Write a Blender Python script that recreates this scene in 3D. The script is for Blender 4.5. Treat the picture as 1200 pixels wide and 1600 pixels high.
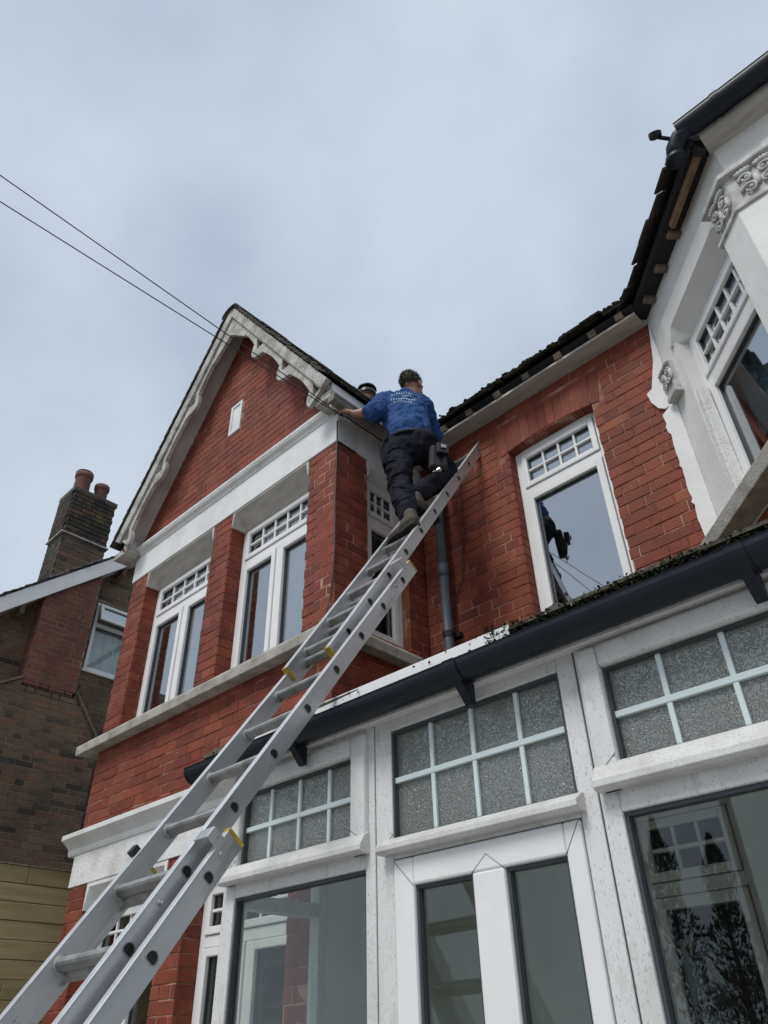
import bpy, bmesh, math, random
from mathutils import Vector, Matrix, noise
random.seed(7)
V = Vector
for o in list(bpy.data.objects): bpy.data.objects.remove(o)
SC = bpy.context.scene
COL = SC.collection

# ------------------------------------------------------------------ camera
YAW, PITCH, ROLL, FPX = -0.754606, 0.633539, -0.0260248, 1153.66
CAM = V((0, 0, 1.6))
_f = V((math.sin(YAW)*math.cos(PITCH), math.cos(YAW)*math.cos(PITCH), math.sin(PITCH)))
_r0 = V((math.cos(YAW), -math.sin(YAW), 0)); _u0 = _r0.cross(_f)
_r = _r0*math.cos(ROLL) + _u0*math.sin(ROLL); _u = -_r0*math.sin(ROLL) + _u0*math.cos(ROLL)
cd = bpy.data.cameras.new('camera'); cam = bpy.data.objects.new('camera', cd); COL.objects.link(cam)
cd.sensor_fit = 'VERTICAL'; cd.sensor_height = 24; cd.lens = FPX/1600*24
cd.clip_start = .05; cd.clip_end = 3000
cam.matrix_world = Matrix(((_r.x, _u.x, -_f.x, CAM.x), (_r.y, _u.y, -_f.y, CAM.y), (_r.z, _u.z, -_f.z, CAM.z), (0, 0, 0, 1)))
SC.camera = cam
SC.render.resolution_x, SC.render.resolution_y = 768, 1024

# ------------------------------------------------------------------ sky, sun, exposure
SUN_EL, SUN_AZ = math.radians(54), math.radians(176)     # azimuth measured clockwise from +y
W = bpy.data.worlds.new('World'); SC.world = W; W.use_nodes = True
nt = W.node_tree; nt.nodes.clear(); N = nt.nodes.new; L = nt.links.new
out = N('ShaderNodeOutputWorld'); bg = N('ShaderNodeBackground'); bg.inputs[1].default_value = 1.0
sky = N('ShaderNodeTexSky'); sky.sky_type = 'NISHITA'; sky.sun_disc = False
sky.sun_elevation = SUN_EL; sky.sun_rotation = SUN_AZ
sk = N('ShaderNodeVectorMath'); sk.operation = 'SCALE'; sk.inputs['Scale'].default_value = .06
L(sky.outputs[0], sk.inputs[0])
tc = N('ShaderNodeTexCoord')
n1 = N('ShaderNodeTexNoise'); n1.inputs['Scale'].default_value = 2.7; n1.inputs['Detail'].default_value = 5; n1.inputs['Roughness'].default_value = .5; n1.inputs['Distortion'].default_value = .0
L(tc.outputs['Generated'], n1.inputs['Vector'])
cr = N('ShaderNodeValToRGB'); cr.color_ramp.elements[0].position = .30; cr.color_ramp.elements[1].position = .70
cr.color_ramp.elements[0].color = (.312, .362, .438, 1); cr.color_ramp.elements[1].color = (.452, .505, .563, 1)
L(n1.outputs[0], cr.inputs[0])
mx = N('ShaderNodeMix'); mx.data_type = 'RGBA'; mx.inputs[0].default_value = .9
L(sk.outputs[0], mx.inputs[6]); L(cr.outputs[0], mx.inputs[7])
L(mx.outputs[2], bg.inputs[0]); L(bg.outputs[0], out.inputs[0])
sl = bpy.data.lights.new('sun', 'SUN'); sl.energy = 1.5; sl.angle = math.radians(22); sl.color = (1, .97, .93)
so = bpy.data.objects.new('sun', sl); COL.objects.link(so)
_sd = V((math.sin(SUN_AZ)*math.cos(SUN_EL), math.cos(SUN_AZ)*math.cos(SUN_EL), math.sin(SUN_EL)))
so.rotation_euler = _sd.to_track_quat('Z', 'Y').to_euler(); so.location = (0, -10, 20)
SC.view_settings.view_transform = 'Standard'; SC.view_settings.look = 'None'
SC.view_settings.exposure = 0.66; SC.view_settings.gamma = 1.0
SC.render.engine = 'CYCLES'
SC.cycles.max_bounces = 10; SC.cycles.transparent_max_bounces = 16

# ------------------------------------------------------------------ materials
MATS = {}
def mat(name, col=(.5, .5, .5), rough=.6, metal=0., col2=None, scale=8., ramp=(.35, .65), bump=0., bscale=60., detail=6., spec=.5,
        specks=None, speck_scale=90., speck_thr=.62, rand=None, stain=None, stain_scale=1.6, stain_thr=(.52, .68), stretch=None, turn=None):
    """principled material: two-colour noise, optional per-piece ramp (rand), specks, stains and bump, all in world/object space"""
    m = bpy.data.materials.new(name); m.use_nodes = True; t = m.node_tree; n = t.nodes.new; l = t.links.new
    b = t.nodes['Principled BSDF']; b.inputs['Roughness'].default_value = rough; b.inputs['Metallic'].default_value = metal
    b.inputs['Specular IOR Level'].default_value = spec
    geo = n('ShaderNodeNewGeometry'); vec = geo.outputs['Position']
    if turn:
        mp = n('ShaderNodeMapping'); mp.inputs['Rotation'].default_value = turn; l(vec, mp.inputs['Vector']); vec = mp.outputs[0]
    if stretch:
        mp = n('ShaderNodeMapping'); mp.inputs['Scale'].default_value = stretch; l(vec, mp.inputs['Vector']); vec = mp.outputs[0]
    def noi(s, d=detail, r=.55):
        x = n('ShaderNodeTexNoise'); x.inputs['Scale'].default_value = s; x.inputs['Detail'].default_value = d; x.inputs['Roughness'].default_value = r
        l(vec, x.inputs['Vector']); return x.outputs[0]
    def ramp_(src, stops):
        r = n('ShaderNodeValToRGB'); e = r.color_ramp.elements
        while len(e) < len(stops): e.new(.5)
        for i, (p, c) in enumerate(stops): e[i].position = p; e[i].color = (*c, 1)
        l(src, r.inputs[0]); return r.outputs[0]
    def mix(f, a, c, mode='MIX'):
        x = n('ShaderNodeMix'); x.data_type = 'RGBA'; x.blend_type = mode
        for s, i in ((f, 0), (a, 6), (c, 7)):
            if hasattr(s, 'links'): l(s, x.inputs[i])
            else: x.inputs[i].default_value = s if i == 0 else (*s, 1)
        return x.outputs[2]
    def thr(src, a, c):
        x = n('ShaderNodeMapRange'); x.inputs[1].default_value = a; x.inputs[2].default_value = c; l(src, x.inputs[0]); return x.outputs[0]
    if rand:
        oi = n('ShaderNodeObjectInfo'); ad = n('ShaderNodeMath'); ad.operation = 'ADD'; fr = n('ShaderNodeMath'); fr.operation = 'FRACT'
        l(oi.outputs['Random'], ad.inputs[0]); l(geo.outputs['Random Per Island'], ad.inputs[1]); l(ad.outputs[0], fr.inputs[0])
        base = ramp_(fr.outputs[0], rand)
        if col2: base = mix(thr(noi(scale), *ramp), base, mix(1., base, col2, 'MULTIPLY'))
    elif col2: base = mix(thr(noi(scale), *ramp), col, col2)
    else: base = mix(0., col, col)
    if stain:
        base = mix(thr(noi(stain_scale, 5, .6), *stain_thr), base, stain)
    if specks:
        base = mix(thr(noi(speck_scale, 3, .6), speck_thr, speck_thr+.05), base, specks)
    l(base, b.inputs['Base Color'])
    if bump:
        bp = n('ShaderNodeBump'); bp.inputs['Strength'].default_value = bump; bp.inputs['Distance'].default_value = .01
        l(noi(bscale, 5, .6), bp.inputs['Height']); l(bp.outputs[0], b.inputs['Normal'])
    MATS[name] = m; return m

mat('red_brick', rand=[(0, (.150, .028, .016)), (.25, (.185, .034, .018)), (.5, (.220, .043, .021)), (.72, (.245, .052, .024)), (.88, (.195, .036, .018)), (1, (.275, .074, .034))],
    col2=(.70, .66, .66), scale=6, ramp=(.40, .70), rough=.75, bump=.55, bscale=70, stain=(.215, .075, .042), stain_scale=4.2, stain_thr=(.64, .86), specks=(.40, .25, .18), speck_scale=36, speck_thr=.725)
mat('red_mortar', (.205, .055, .032), col2=(.44, .27, .20), scale=5, ramp=(.44, .66), rough=.9, bump=.6, bscale=120)
mat('old_brick', rand=[(0, (.050, .042, .038)), (.12, (.085, .065, .050)), (.28, (.140, .095, .060)), (.55, (.180, .125, .078)), (.72, (.165, .098, .062)), (.9, (.215, .112, .068)), (1, (.10, .074, .056))],
    col2=(.62, .60, .58), scale=2.2, ramp=(.4, .66), rough=.9, bump=.7, bscale=60)
mat('old_brick_red', rand=[(0, (.17, .058, .040)), (.5, (.215, .080, .052)), (.8, (.18, .085, .055)), (1, (.14, .06, .042))],
    col2=(.65, .62, .6), scale=2.5, ramp=(.4, .66), rough=.9, bump=.7, bscale=60)
mat('old_mortar', (.25, .205, .145), col2=(.11, .095, .075), scale=3.5, rough=.95, bump=.5)
mat('soot_brick', rand=[(0, (.030, .029, .026)), (.5, (.055, .048, .038)), (.85, (.075, .058, .044)), (1, (.11, .055, .04))], col2=(.6, .6, .55), scale=4, rough=.95, bump=.8, bscale=50,
    stain=(.13, .11, .035), stain_scale=2.3, stain_thr=(.58, .75))
mat('soot_mortar', (.085, .078, .066), col2=(.16, .15, .13), scale=6, rough=.95)
mat('white_paint', (.70, .71, .70), col2=(.56, .56, .53), scale=3.5, ramp=(.45, .75), rough=.55, bump=.25, bscale=35, specks=(.25, .24, .21), speck_scale=26, speck_thr=.74)
mat('flaking_paint', (.72, .72, .71), col2=(.55, .54, .50), scale=5, ramp=(.45, .72), rough=.6, bump=.7, bscale=45, specks=(.20, .17, .15), speck_scale=34, speck_thr=.66)
mat('weathered_barge', (.50, .485, .45), col2=(.30, .285, .255), scale=9, ramp=(.4, .62), rough=.8, bump=.8, bscale=55, specks=(.10, .09, .075), speck_scale=70, speck_thr=.60)
mat('soffit_paint', (.46, .43, .41), col2=(.33, .29, .27), scale=3, rough=.7, bump=.2)
mat('cream_soffit', (.47, .445, .40), col2=(.36, .335, .30), scale=5, rough=.7, bump=.3, stretch=(1, 5, 1))
mat('stone_sill', (.42, .40, .36), col2=(.27, .25, .215), scale=9, ramp=(.4, .66), rough=.85, bump=.6, bscale=80, specks=(.12, .11, .09), speck_scale=60, speck_thr=.66)
mat('render_white', (.72, .715, .69), col2=(.60, .595, .57), scale=2.4, ramp=(.42, .75), rough=.7, bump=.2, bscale=30, specks=(.2, .19, .17), speck_scale=45, speck_thr=.72)
mat('carved_stone', (.56, .56, .54), col2=(.34, .335, .31), scale=14, rough=.8, bump=.3)
mat('upvc', (.79, .785, .775), col2=(.71, .705, .695), scale=3, rough=.32, bump=.02, bscale=20)
mat('upvc_dirty', (.67, .67, .66), col2=(.57, .57, .55), scale=7, ramp=(.42, .75), rough=.42, specks=(.40, .405, .37), speck_scale=190, speck_thr=.60, bump=.05, bscale=70, stain=(.48, .48, .445), stain_scale=16, stain_thr=(.56, .74), stretch=(1, 1, .38))
mat('upvc_sill', (.64, .635, .615), col2=(.49, .485, .455), scale=9, ramp=(.42, .72), rough=.5, specks=(.36, .365, .335), speck_scale=210, speck_thr=.585, bump=.1, bscale=80)
mat('glazing_bar_pale', (.60, .68, .68), rough=.35)
mat('gasket', (.045, .052, .06), rough=.5)
mat('interior_bar', (.62, .66, .63), rough=.5)
mat('black_gutter', (.006, .009, .016), col2=(.010, .014, .022), scale=4, rough=.42, spec=.3, specks=(.05, .055, .06), speck_scale=60, speck_thr=.7)
mat('grey_gutter', (.19, .175, .15), col2=(.11, .10, .085), scale=8, rough=.7, bump=.4)
mat('downpipe_grey', (.105, .125, .155), col2=(.085, .10, .125), scale=6, rough=.5)
mat('roof_tile', rand=[(0, (.030, .028, .027)), (.4, (.055, .048, .043)), (.75, (.085, .066, .054)), (1, (.045, .045, .038))], col2=(.7, .75, .6), scale=9, rough=.9, bump=.9, bscale=70, stain=(.085, .082, .045), stain_scale=7, stain_thr=(.55, .7))
mat('grey_tile', rand=[(0, (.12, .115, .095)), (.5, (.16, .15, .12)), (1, (.10, .10, .085))], col2=(.62, .62, .55), scale=9, rough=.9, bump=.9, bscale=60, stain=(.11, .12, .05), stain_scale=6, stain_thr=(.56, .7))
mat('dark_felt', (.012, .012, .014), rough=.8)
mat('rafter_wood', (.26, .16, .09), col2=(.15, .085, .048), scale=14, rough=.85, bump=.5, stretch=(1, 1, 6))
mat('old_wood', (.20, .155, .115), col2=(.11, .085, .06), scale=12, rough=.9, bump=.5)
mat('fence_wood', rand=[(0, (.42, .34, .185)), (.5, (.48, .39, .22)), (1, (.38, .305, .165))], col2=(.74, .72, .64), scale=1.6, ramp=(.35, .7), rough=.85, bump=.5, bscale=40, stretch=(6, 1.2, 14), specks=(.06, .04, .02), speck_scale=3.2, speck_thr=.74)
mat('terracotta', (.17, .075, .058), col2=(.10, .048, .04), scale=7, rough=.85, bump=.3, stain=(.05, .045, .04), stain_scale=5)
mat('lead', (.20, .21, .225), col2=(.12, .125, .135), scale=10, rough=.55, bump=.4, bscale=25)
mat('moss', (.012, .014, .007), col2=(.035, .038, .014), scale=30, rough=1.)
mat('debris', (.30, .27, .20), col2=(.17, .15, .11), scale=30, rough=1.)
mat('aluminium', (.62, .63, .64), col2=(.40, .41, .415), scale=5, ramp=(.36, .72), rough=.40, metal=.75, bump=.12, bscale=45, stain=(.25, .25, .245), stain_scale=9, stain_thr=(.54, .74), specks=(.16, .16, .15), speck_scale=55, speck_thr=.70, turn=(.625, 0, 0), stretch=(1, 1, .22))
mat('aluminium_edge', (.74, .75, .76), col2=(.60, .61, .62), scale=12, rough=.38, metal=.6)
mat('rung_metal', (.40, .40, .395), col2=(.25, .25, .24), scale=16, rough=.5, metal=.7, bump=.2, bscale=90)
mat('yellow_cap', (.50, .36, .035), col2=(.30, .21, .03), scale=20, rough=.5)
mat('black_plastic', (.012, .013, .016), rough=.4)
mat('steel', (.5, .5, .5), rough=.3, metal=1.)
mat('plaster', (.74, .76, .70), col2=(.62, .64, .58), scale=3, rough=.9, bump=.1)
mat('room_dark', (.42, .40, .37), rough=.9)
mat('curtain', (.62, .64, .70), rough=.9, col2=(.52, .54, .60), scale=3)
mat('paving', (.36, .35, .33), col2=(.27, .26, .245), scale=3, rough=.95, bump=.3)
mat('asphalt', (.05, .05, .052), col2=(.07, .07, .07), scale=9, rough=.95, bump=.4)
mat('bark', (.13, .11, .095), col2=(.08, .068, .058), scale=9, rough=1.)
mat('conifer', (.035, .052, .032), col2=(.055, .075, .045), scale=5, rough=.9)
mat('hedge', (.030, .045, .020), col2=(.05, .065, .03), scale=5, rough=.9)
mat('skin', (.40, .205, .145), col2=(.33, .155, .11), scale=22, rough=.55, bump=.1)
mat('hair', (.030, .022, .017), col2=(.058, .042, .030), scale=60, rough=.7, bump=.5, bscale=200)
mat('sweater', (.017, .066, .215), col2=(.011, .045, .155), scale=9, rough=.95, bump=.25, bscale=260)
mat('trousers', (.006, .007, .013), col2=(.012, .013, .021), scale=10, rough=.9, spec=.2, bump=.3, bscale=220)
mat('holster', (.010, .010, .012), col2=(.02, .02, .022), scale=20, rough=.75)
mat('shoe', (.085, .072, .052), col2=(.05, .042, .032), scale=30, rough=.8)
mat('shoe_sole', (.020, .018, .016), col2=(.04, .036, .03), scale=60, rough=.9, bump=.6, bscale=90)
mat('print_white', (.34, .42, .56), rough=.9)
mat('eye', (.7, .7, .7), rough=.2)
mat('wire', (.010, .010, .012), rough=.6)
mat('lamp_metal', (.05, .055, .06), rough=.5)

def one_ior(n, l, geo, f, ior):
    # the pane is drawn as straight-through glass, so both faces reflect as an air-to-glass face
    q = n('ShaderNodeMapRange'); q.inputs[3].default_value = ior; q.inputs[4].default_value = 1/ior
    l(geo.outputs['Backfacing'], q.inputs[0]); l(q.outputs[0], f.inputs['IOR'])
def glass(name, ior, tint, rough=0., bump=0., bscale=40.):
    m = bpy.data.materials.new(name); m.use_nodes = True; t = m.node_tree; t.nodes.clear(); n = t.nodes.new; l = t.links.new
    o = n('ShaderNodeOutputMaterial'); x = n('ShaderNodeMixShader'); f = n('ShaderNodeFresnel'); f.inputs['IOR'].default_value = ior
    tr = n('ShaderNodeBsdfTransparent'); tr.inputs[0].default_value = (*tint, 1)
    g = n('ShaderNodeBsdfGlossy'); g.inputs['Roughness'].default_value = rough; g.inputs[0].default_value = (.95, .97, 1, 1)
    # float glass is never perfectly flat: a very slow ripple
    nz = n('ShaderNodeTexNoise'); nz.inputs['Scale'].default_value = 2.2; nz.inputs['Detail'].default_value = 1
    bp = n('ShaderNodeBump'); bp.inputs['Strength'].default_value = .03; bp.inputs['Distance'].default_value = .02
    geo = n('ShaderNodeNewGeometry'); l(geo.outputs['Position'], nz.inputs['Vector']); l(nz.outputs[0], bp.inputs['Height']); l(bp.outputs[0], g.inputs['Normal'])
    one_ior(n, l, geo, f, ior)
    l(f.outputs[0], x.inputs[0]); l(tr.outputs[0], x.inputs[1]); l(g.outputs[0], x.inputs[2]); l(x.outputs[0], o.inputs[0])
    MATS[name] = m
glass('clear_glass', 1.52, (.88, .905, .885))
glass('coated_glass', 4.2, (.62, .68, .70))
def hammered():
    m = bpy.data.materials.new('hammered_glass'); m.use_nodes = True; t = m.node_tree; t.nodes.clear(); n = t.nodes.new; l = t.links.new
    o = n('ShaderNodeOutputMaterial'); geo = n('ShaderNodeNewGeometry')
    nz = n('ShaderNodeTexNoise'); nz.inputs['Scale'].default_value = 88; nz.inputs['Detail'].default_value = .6; nz.inputs['Distortion'].default_value = .7
    l(geo.outputs['Position'], nz.inputs['Vector'])
    a = n('ShaderNodeMath'); a.operation = 'SUBTRACT'; a.inputs[1].default_value = .5; l(nz.outputs[0], a.inputs[0])
    b = n('ShaderNodeMath'); b.operation = 'ABSOLUTE'; l(a.outputs[0], b.inputs[0])
    c = n('ShaderNodeMapRange'); c.interpolation_type = 'SMOOTHSTEP'; c.inputs[1].default_value = 0; c.inputs[2].default_value = .085; l(b.outputs[0], c.inputs[0])
    bp = n('ShaderNodeBump'); bp.inputs['Strength'].default_value = .9; bp.inputs['Distance'].default_value = .0030; l(c.outputs[0], bp.inputs['Height'])
    f = n('ShaderNodeFresnel'); f.inputs['IOR'].default_value = 1.62; one_ior(n, l, geo, f, 2.35); l(bp.outputs[0], f.inputs['Normal'])
    g = n('ShaderNodeBsdfGlossy'); g.inputs['Roughness'].default_value = .30; l(bp.outputs[0], g.inputs['Normal'])
    r = n('ShaderNodeBsdfRefraction'); r.inputs['Roughness'].default_value = .25; r.inputs['IOR'].default_value = 1.15; r.inputs[0].default_value = (.74, .77, .73, 1); l(bp.outputs[0], r.inputs['Normal'])
    tl = n('ShaderNodeBsdfTranslucent'); tl.inputs[0].default_value = (.62, .65, .61, 1); l(bp.outputs[0], tl.inputs['Normal'])
    df = n('ShaderNodeBsdfDiffuse'); df.inputs[0].default_value = (.52, .54, .52, 1); l(bp.outputs[0], df.inputs['Normal'])
    tr = n('ShaderNodeBsdfTransparent'); tr.inputs[0].default_value = (.70, .74, .70, 1)
    x1 = n('ShaderNodeMixShader'); x1.inputs[0].default_value = .45; l(tr.outputs[0], x1.inputs[1]); l(r.outputs[0], x1.inputs[2])
    x3 = n('ShaderNodeMixShader'); x3.inputs[0].default_value = .5; l(tl.outputs[0], x3.inputs[1]); l(df.outputs[0], x3.inputs[2])
    x2 = n('ShaderNodeMixShader'); x2.inputs[0].default_value = .36; l(x1.outputs[0], x2.inputs[1]); l(x3.outputs[0], x2.inputs[2])
    x = n('ShaderNodeMixShader'); l(f.outputs[0], x.inputs[0]); l(x2.outputs[0], x.inputs[1]); l(g.outputs[0], x.inputs[2]); l(x.outputs[0], o.inputs[0])
    MATS['hammered_glass'] = m
hammered()

# ------------------------------------------------------------------ mesh helpers
Z = V((0, 0, 1))
class F:
    """a wall frame: u along the wall, v up, n outwards"""
    def __init__(s, O, U): s.O = V(O); s.U = V(U).normalized(); s.N = s.U.cross(Z)
    def p(s, u, v, n): return s.O + s.U*u + Z*v + s.N*n
class MB:
    def __init__(s): s.v = []; s.f = []
    def add(s, pts, faces):
        b = len(s.v); s.v += [tuple(p) for p in pts]; s.f += [tuple(i+b for i in q) for q in faces]; return s
    def hexa(s, p): return s.add(p, [(0, 3, 2, 1), (4, 5, 6, 7), (0, 1, 5, 4), (1, 2, 6, 5), (2, 3, 7, 6), (3, 0, 4, 7)])
    def fbox(s, fr, u0, u1, v0, v1, n0, n1):
        return s.hexa([fr.p(u, v, n) for v in (v0, v1) for (u, n) in ((u0, n0), (u1, n0), (u1, n1), (u0, n1))])
    def box(s, x0, x1, y0, y1, z0, z1):
        return s.hexa([(x, y, z) for z in (z0, z1) for (x, y) in ((x0, y0), (x1, y0), (x1, y1), (x0, y1))])
    def prism(s, poly, d):
        """poly: list of points (a planar loop), extruded by vector d"""
        n = len(poly); pts = [V(p) for p in poly] + [V(p)+V(d) for p in poly]
        fs = [tuple(range(n)), tuple(range(2*n-1, n-1, -1))] + [(i, i+n, (i+1) % n+n, (i+1) % n) for i in range(n)]
        return s.add(pts, fs)
    def profile(s, fr, prof, u0, u1):
        """prof: (n, v) loop swept along u"""
        return s.prism([fr.p(u0, v, n) for n, v in prof], fr.U*(u1-u0))
    def ring(s, fr, u0, u1, v0, v1, w, n0, n1, wb=None, wt=None):
        wb = w if wb is None else wb; wt = w if wt is None else wt
        s.fbox(fr, u0, u0+w, v0, v1, n0, n1); s.fbox(fr, u1-w, u1, v0, v1, n0, n1)
        s.fbox(fr, u0+w, u1-w, v0, v0+wb, n0, n1); return s.fbox(fr, u0+w, u1-w, v1-wt, v1, n0, n1)
    def tube(s, pts, r, seg=8, cap=True, r2=None):
        pts = [V(p) for p in pts]; n = len(pts); rs = [r + ((r2 if r2 is not None else r)-r)*i/max(1, n-1) for i in range(n)]
        t = (pts[1]-pts[0]).normalized(); up = V((0, 0, 1)) if abs(t.z) < .9 else V((1, 0, 0)); x = t.cross(up).normalized()
        vs = []
        for i, p in enumerate(pts):
            t = (pts[min(i+1, n-1)]-pts[max(i-1, 0)]).normalized(); x = (x - t*x.dot(t)).normalized(); y = t.cross(x)
            vs += [p + (x*math.cos(a)+y*math.sin(a))*rs[i] for a in (2*math.pi*k/seg for k in range(seg))]
        fs = [(i*seg+k, i*seg+(k+1) % seg, (i+1)*seg+(k+1) % seg, (i+1)*seg+k) for i in range(n-1) for k in range(seg)]
        if cap: fs += [tuple(range(seg-1, -1, -1)), tuple((n-1)*seg+k for k in range(seg))]
        return s.add(vs, fs)
    def lathe(s, base, prof, seg=20, axis=Z):
        """prof: (r, h) from base along axis"""
        axis = V(axis).normalized(); x = axis.orthogonal().normalized(); y = axis.cross(x); n = len(prof)
        vs = [V(base) + axis*h + (x*math.cos(a)+y*math.sin(a))*r for r, h in prof for a in (2*math.pi*k/seg for k in range(seg))]
        fs = [(i*seg+k, i*seg+(k+1) % seg, (i+1)*seg+(k+1) % seg, (i+1)*seg+k) for i in range(n-1) for k in range(seg)]
        return s.add(vs, fs + [tuple(range(seg-1, -1, -1)), tuple((n-1)*seg+k for k in range(seg))])
    def ball(s, c, r, seg=10, rows=6, M=None):
        """ellipsoid; r is a 3-tuple, M a rotation"""
        vs = []; M = M or Matrix.Identity(3); c = V(c)
        for i in range(1, rows):
            th = math.pi*i/rows
            for k in range(seg):
                a = 2*math.pi*k/seg; vs.append(c + M @ V((r[0]*math.sin(th)*math.cos(a), r[1]*math.sin(th)*math.sin(a), r[2]*math.cos(th))))
        vs += [c + M @ V((0, 0, r[2])), c - M @ V((0, 0, r[2]))]; t = len(vs)-2
        fs = [(i*seg+k, (i+1)*seg+k, (i+1)*seg+(k+1) % seg, i*seg+(k+1) % seg) for i in range(rows-2) for k in range(seg)]
        fs += [(t, k, (k+1) % seg) for k in range(seg)] + [(t+1, (rows-2)*seg+(k+1) % seg, (rows-2)*seg+k) for k in range(seg)]
        return s.add(vs, fs)
    def capsule(s, a, b, ra, rb, seg=14, flat=None):
        """tapered limb; flat = (axis vector, factor) squashes the section along an axis"""
        a = V(a); b = V(b); t = (b-a).normalized(); x = t.orthogonal().normalized(); y = t.cross(x)
        rows = [(a - t*ra*math.cos(q), ra*math.sin(q)) for q in (.25, .7, 1.15)] + [(a.lerp(b, k/4), ra+(rb-ra)*k/4) for k in range(5)] + [(b + t*rb*math.cos(q), rb*math.sin(q)) for q in (1.15, .7, .25)]
        vs = []
        for c, r in rows:
            for k in range(seg):
                an = 2*math.pi*k/seg; d = (x*math.cos(an)+y*math.sin(an))*r
                if flat: ax = V(flat[0]).normalized(); d = d - ax*d.dot(ax)*(1-flat[1])
                vs.append(c+d)
        n = len(rows); fs = [(i*seg+k, i*seg+(k+1) % seg, (i+1)*seg+(k+1) % seg, (i+1)*seg+k) for i in range(n-1) for k in range(seg)]
        return s.add(vs, fs + [tuple(range(seg-1, -1, -1)), tuple((n-1)*seg+k for k in range(seg))])
    def mesh(s, name, fix=True):
        m = bpy.data.meshes.new(name); m.from_pydata(s.v, [], s.f)
        if fix:
            b = bmesh.new(); b.from_mesh(m); bmesh.ops.recalc_face_normals(b, faces=b.faces); b.to_mesh(m); b.free()
        m.update(); return m
    def build(s, name, mt, parent=None, bevel=0., smooth=False, kind=None, fix=True, label=None):
        m = s.mesh(name, fix); m.materials.append(MATS[mt])
        o = link(name, m, parent)
        if smooth: m.shade_smooth()
        if bevel:
            b = o.modifiers.new('bevel', 'BEVEL'); b.width = bevel; b.segments = 2; b.limit_method = 'ANGLE'; b.angle_limit = .6
        if kind: o['kind'] = kind
        if label: o['label'] = label
        return o
def link(name, data, parent=None):
    o = bpy.data.objects.new(name, data); COL.objects.link(o)
    if parent:
        o.parent = parent
        if parent.type == 'EMPTY': o.matrix_parent_inverse = Matrix.Translation(-parent.location)
    return o
def thing(name, loc, label, cat, group=None):
    e = bpy.data.objects.new(name, None); COL.objects.link(e); e.location = loc; e.empty_display_size = .1
    return tag(e, label, cat, group)
def tag(o, label, cat, group=None):
    o['label'] = label; o['category'] = cat
    if group: o['group'] = group
    return o
def struct(o): o['kind'] = 'structure'; return o

# ------------------------------------------------------------------ bricks
def brick_mesh(name, mt, w, h, seed):
    """a chamfered brick face with uneven arrises, u,v in 0..1, n in metres (back at -.03)"""
    r = random.Random(seed); c = .0028
    def j(a): return r.uniform(-a, a)
    cu, cv = c/w, c/h
    vs = [(0+j(.008), 0+j(.02), -.003), (1+j(.008), 0+j(.02), -.003), (1+j(.008), 1+j(.02), -.003), (0+j(.008), 1+j(.02), -.003)]
    vs += [(cu, cv, j(.0012)), (1-cu, cv, j(.0012)), (1-cu, 1-cv, j(.0012)), (cu, 1-cv, j(.0012))]
    vs += [(0, 0, -.03), (1, 0, -.03), (1, 1, -.03), (0, 1, -.03)]
    fs = [(4, 5, 6, 7)] + [(i, (i+1) % 4, 4+(i+1) % 4, 4+i) for i in range(4)] + [(8+i, 8+(i+1) % 4, (i+1) % 4, i) for i in range(4)]
    m = bpy.data.meshes.new(name); m.from_pydata(vs, [], fs); m.materials.append(MATS[mt]); m.update(); return m, vs, fs
BRK = {}
def bricks_of(mt):
    if mt not in BRK: BRK[mt] = {k: [brick_mesh('brick', mt, w, .067, 10*i+len(BRK)*100+k) for i in range(4)] for k, w in ((0, .218), (1, .105))}
    return BRK[mt]
PEND = {}          # thing -> list of (score, frame, u, v, w, h, material, wall)
def in_view(p):
    q = V(p)-CAM; d = q.dot(_f)
    if d < .1: return 0
    return d if abs(q.dot(_r)/d)*FPX < 640 and abs(q.dot(_u)/d)*FPX < 830 else 0
def lay(key, wall, fr, z0, z1, spans, mt='red_brick', gap=.0075, phase=0., courses=.075, flemish=True, n=0.):
    """lay courses on frame fr between z0 and z1; spans(za, zb) gives the (u0, u1) runs of a course"""
    k0 = int(math.floor(z0/courses+1e-6)); k = k0
    while k*courses < z1-.012:
        a, b = max(z0, k*courses), min(z1, (k+1)*courses)
        if b-a > .02:
            for (u0, u1) in spans(a, b):
                L1, L2 = .225, .1125
                per = L1+L2
                off = ((k % 2)*(per/2) + phase + random.uniform(-.006, .006))
                u = math.floor((u0-off)/per)*per + off; hd = 0
                while u < u1:
                    w = L2 if hd else L1; s, e = max(u, u0), min(u+w, u1)
                    if e-s > .03:
                        PEND.setdefault(key, []).append((fr, s+(gap/2 if s > u0 else 0), a+gap/2, (e-s)-gap/2*((s > u0)+(e < u1)), b-a-gap, mt, wall, n+random.uniform(-.0016, .0012), hd))
                    u += w; hd = 1-hd
        k += 1
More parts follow.
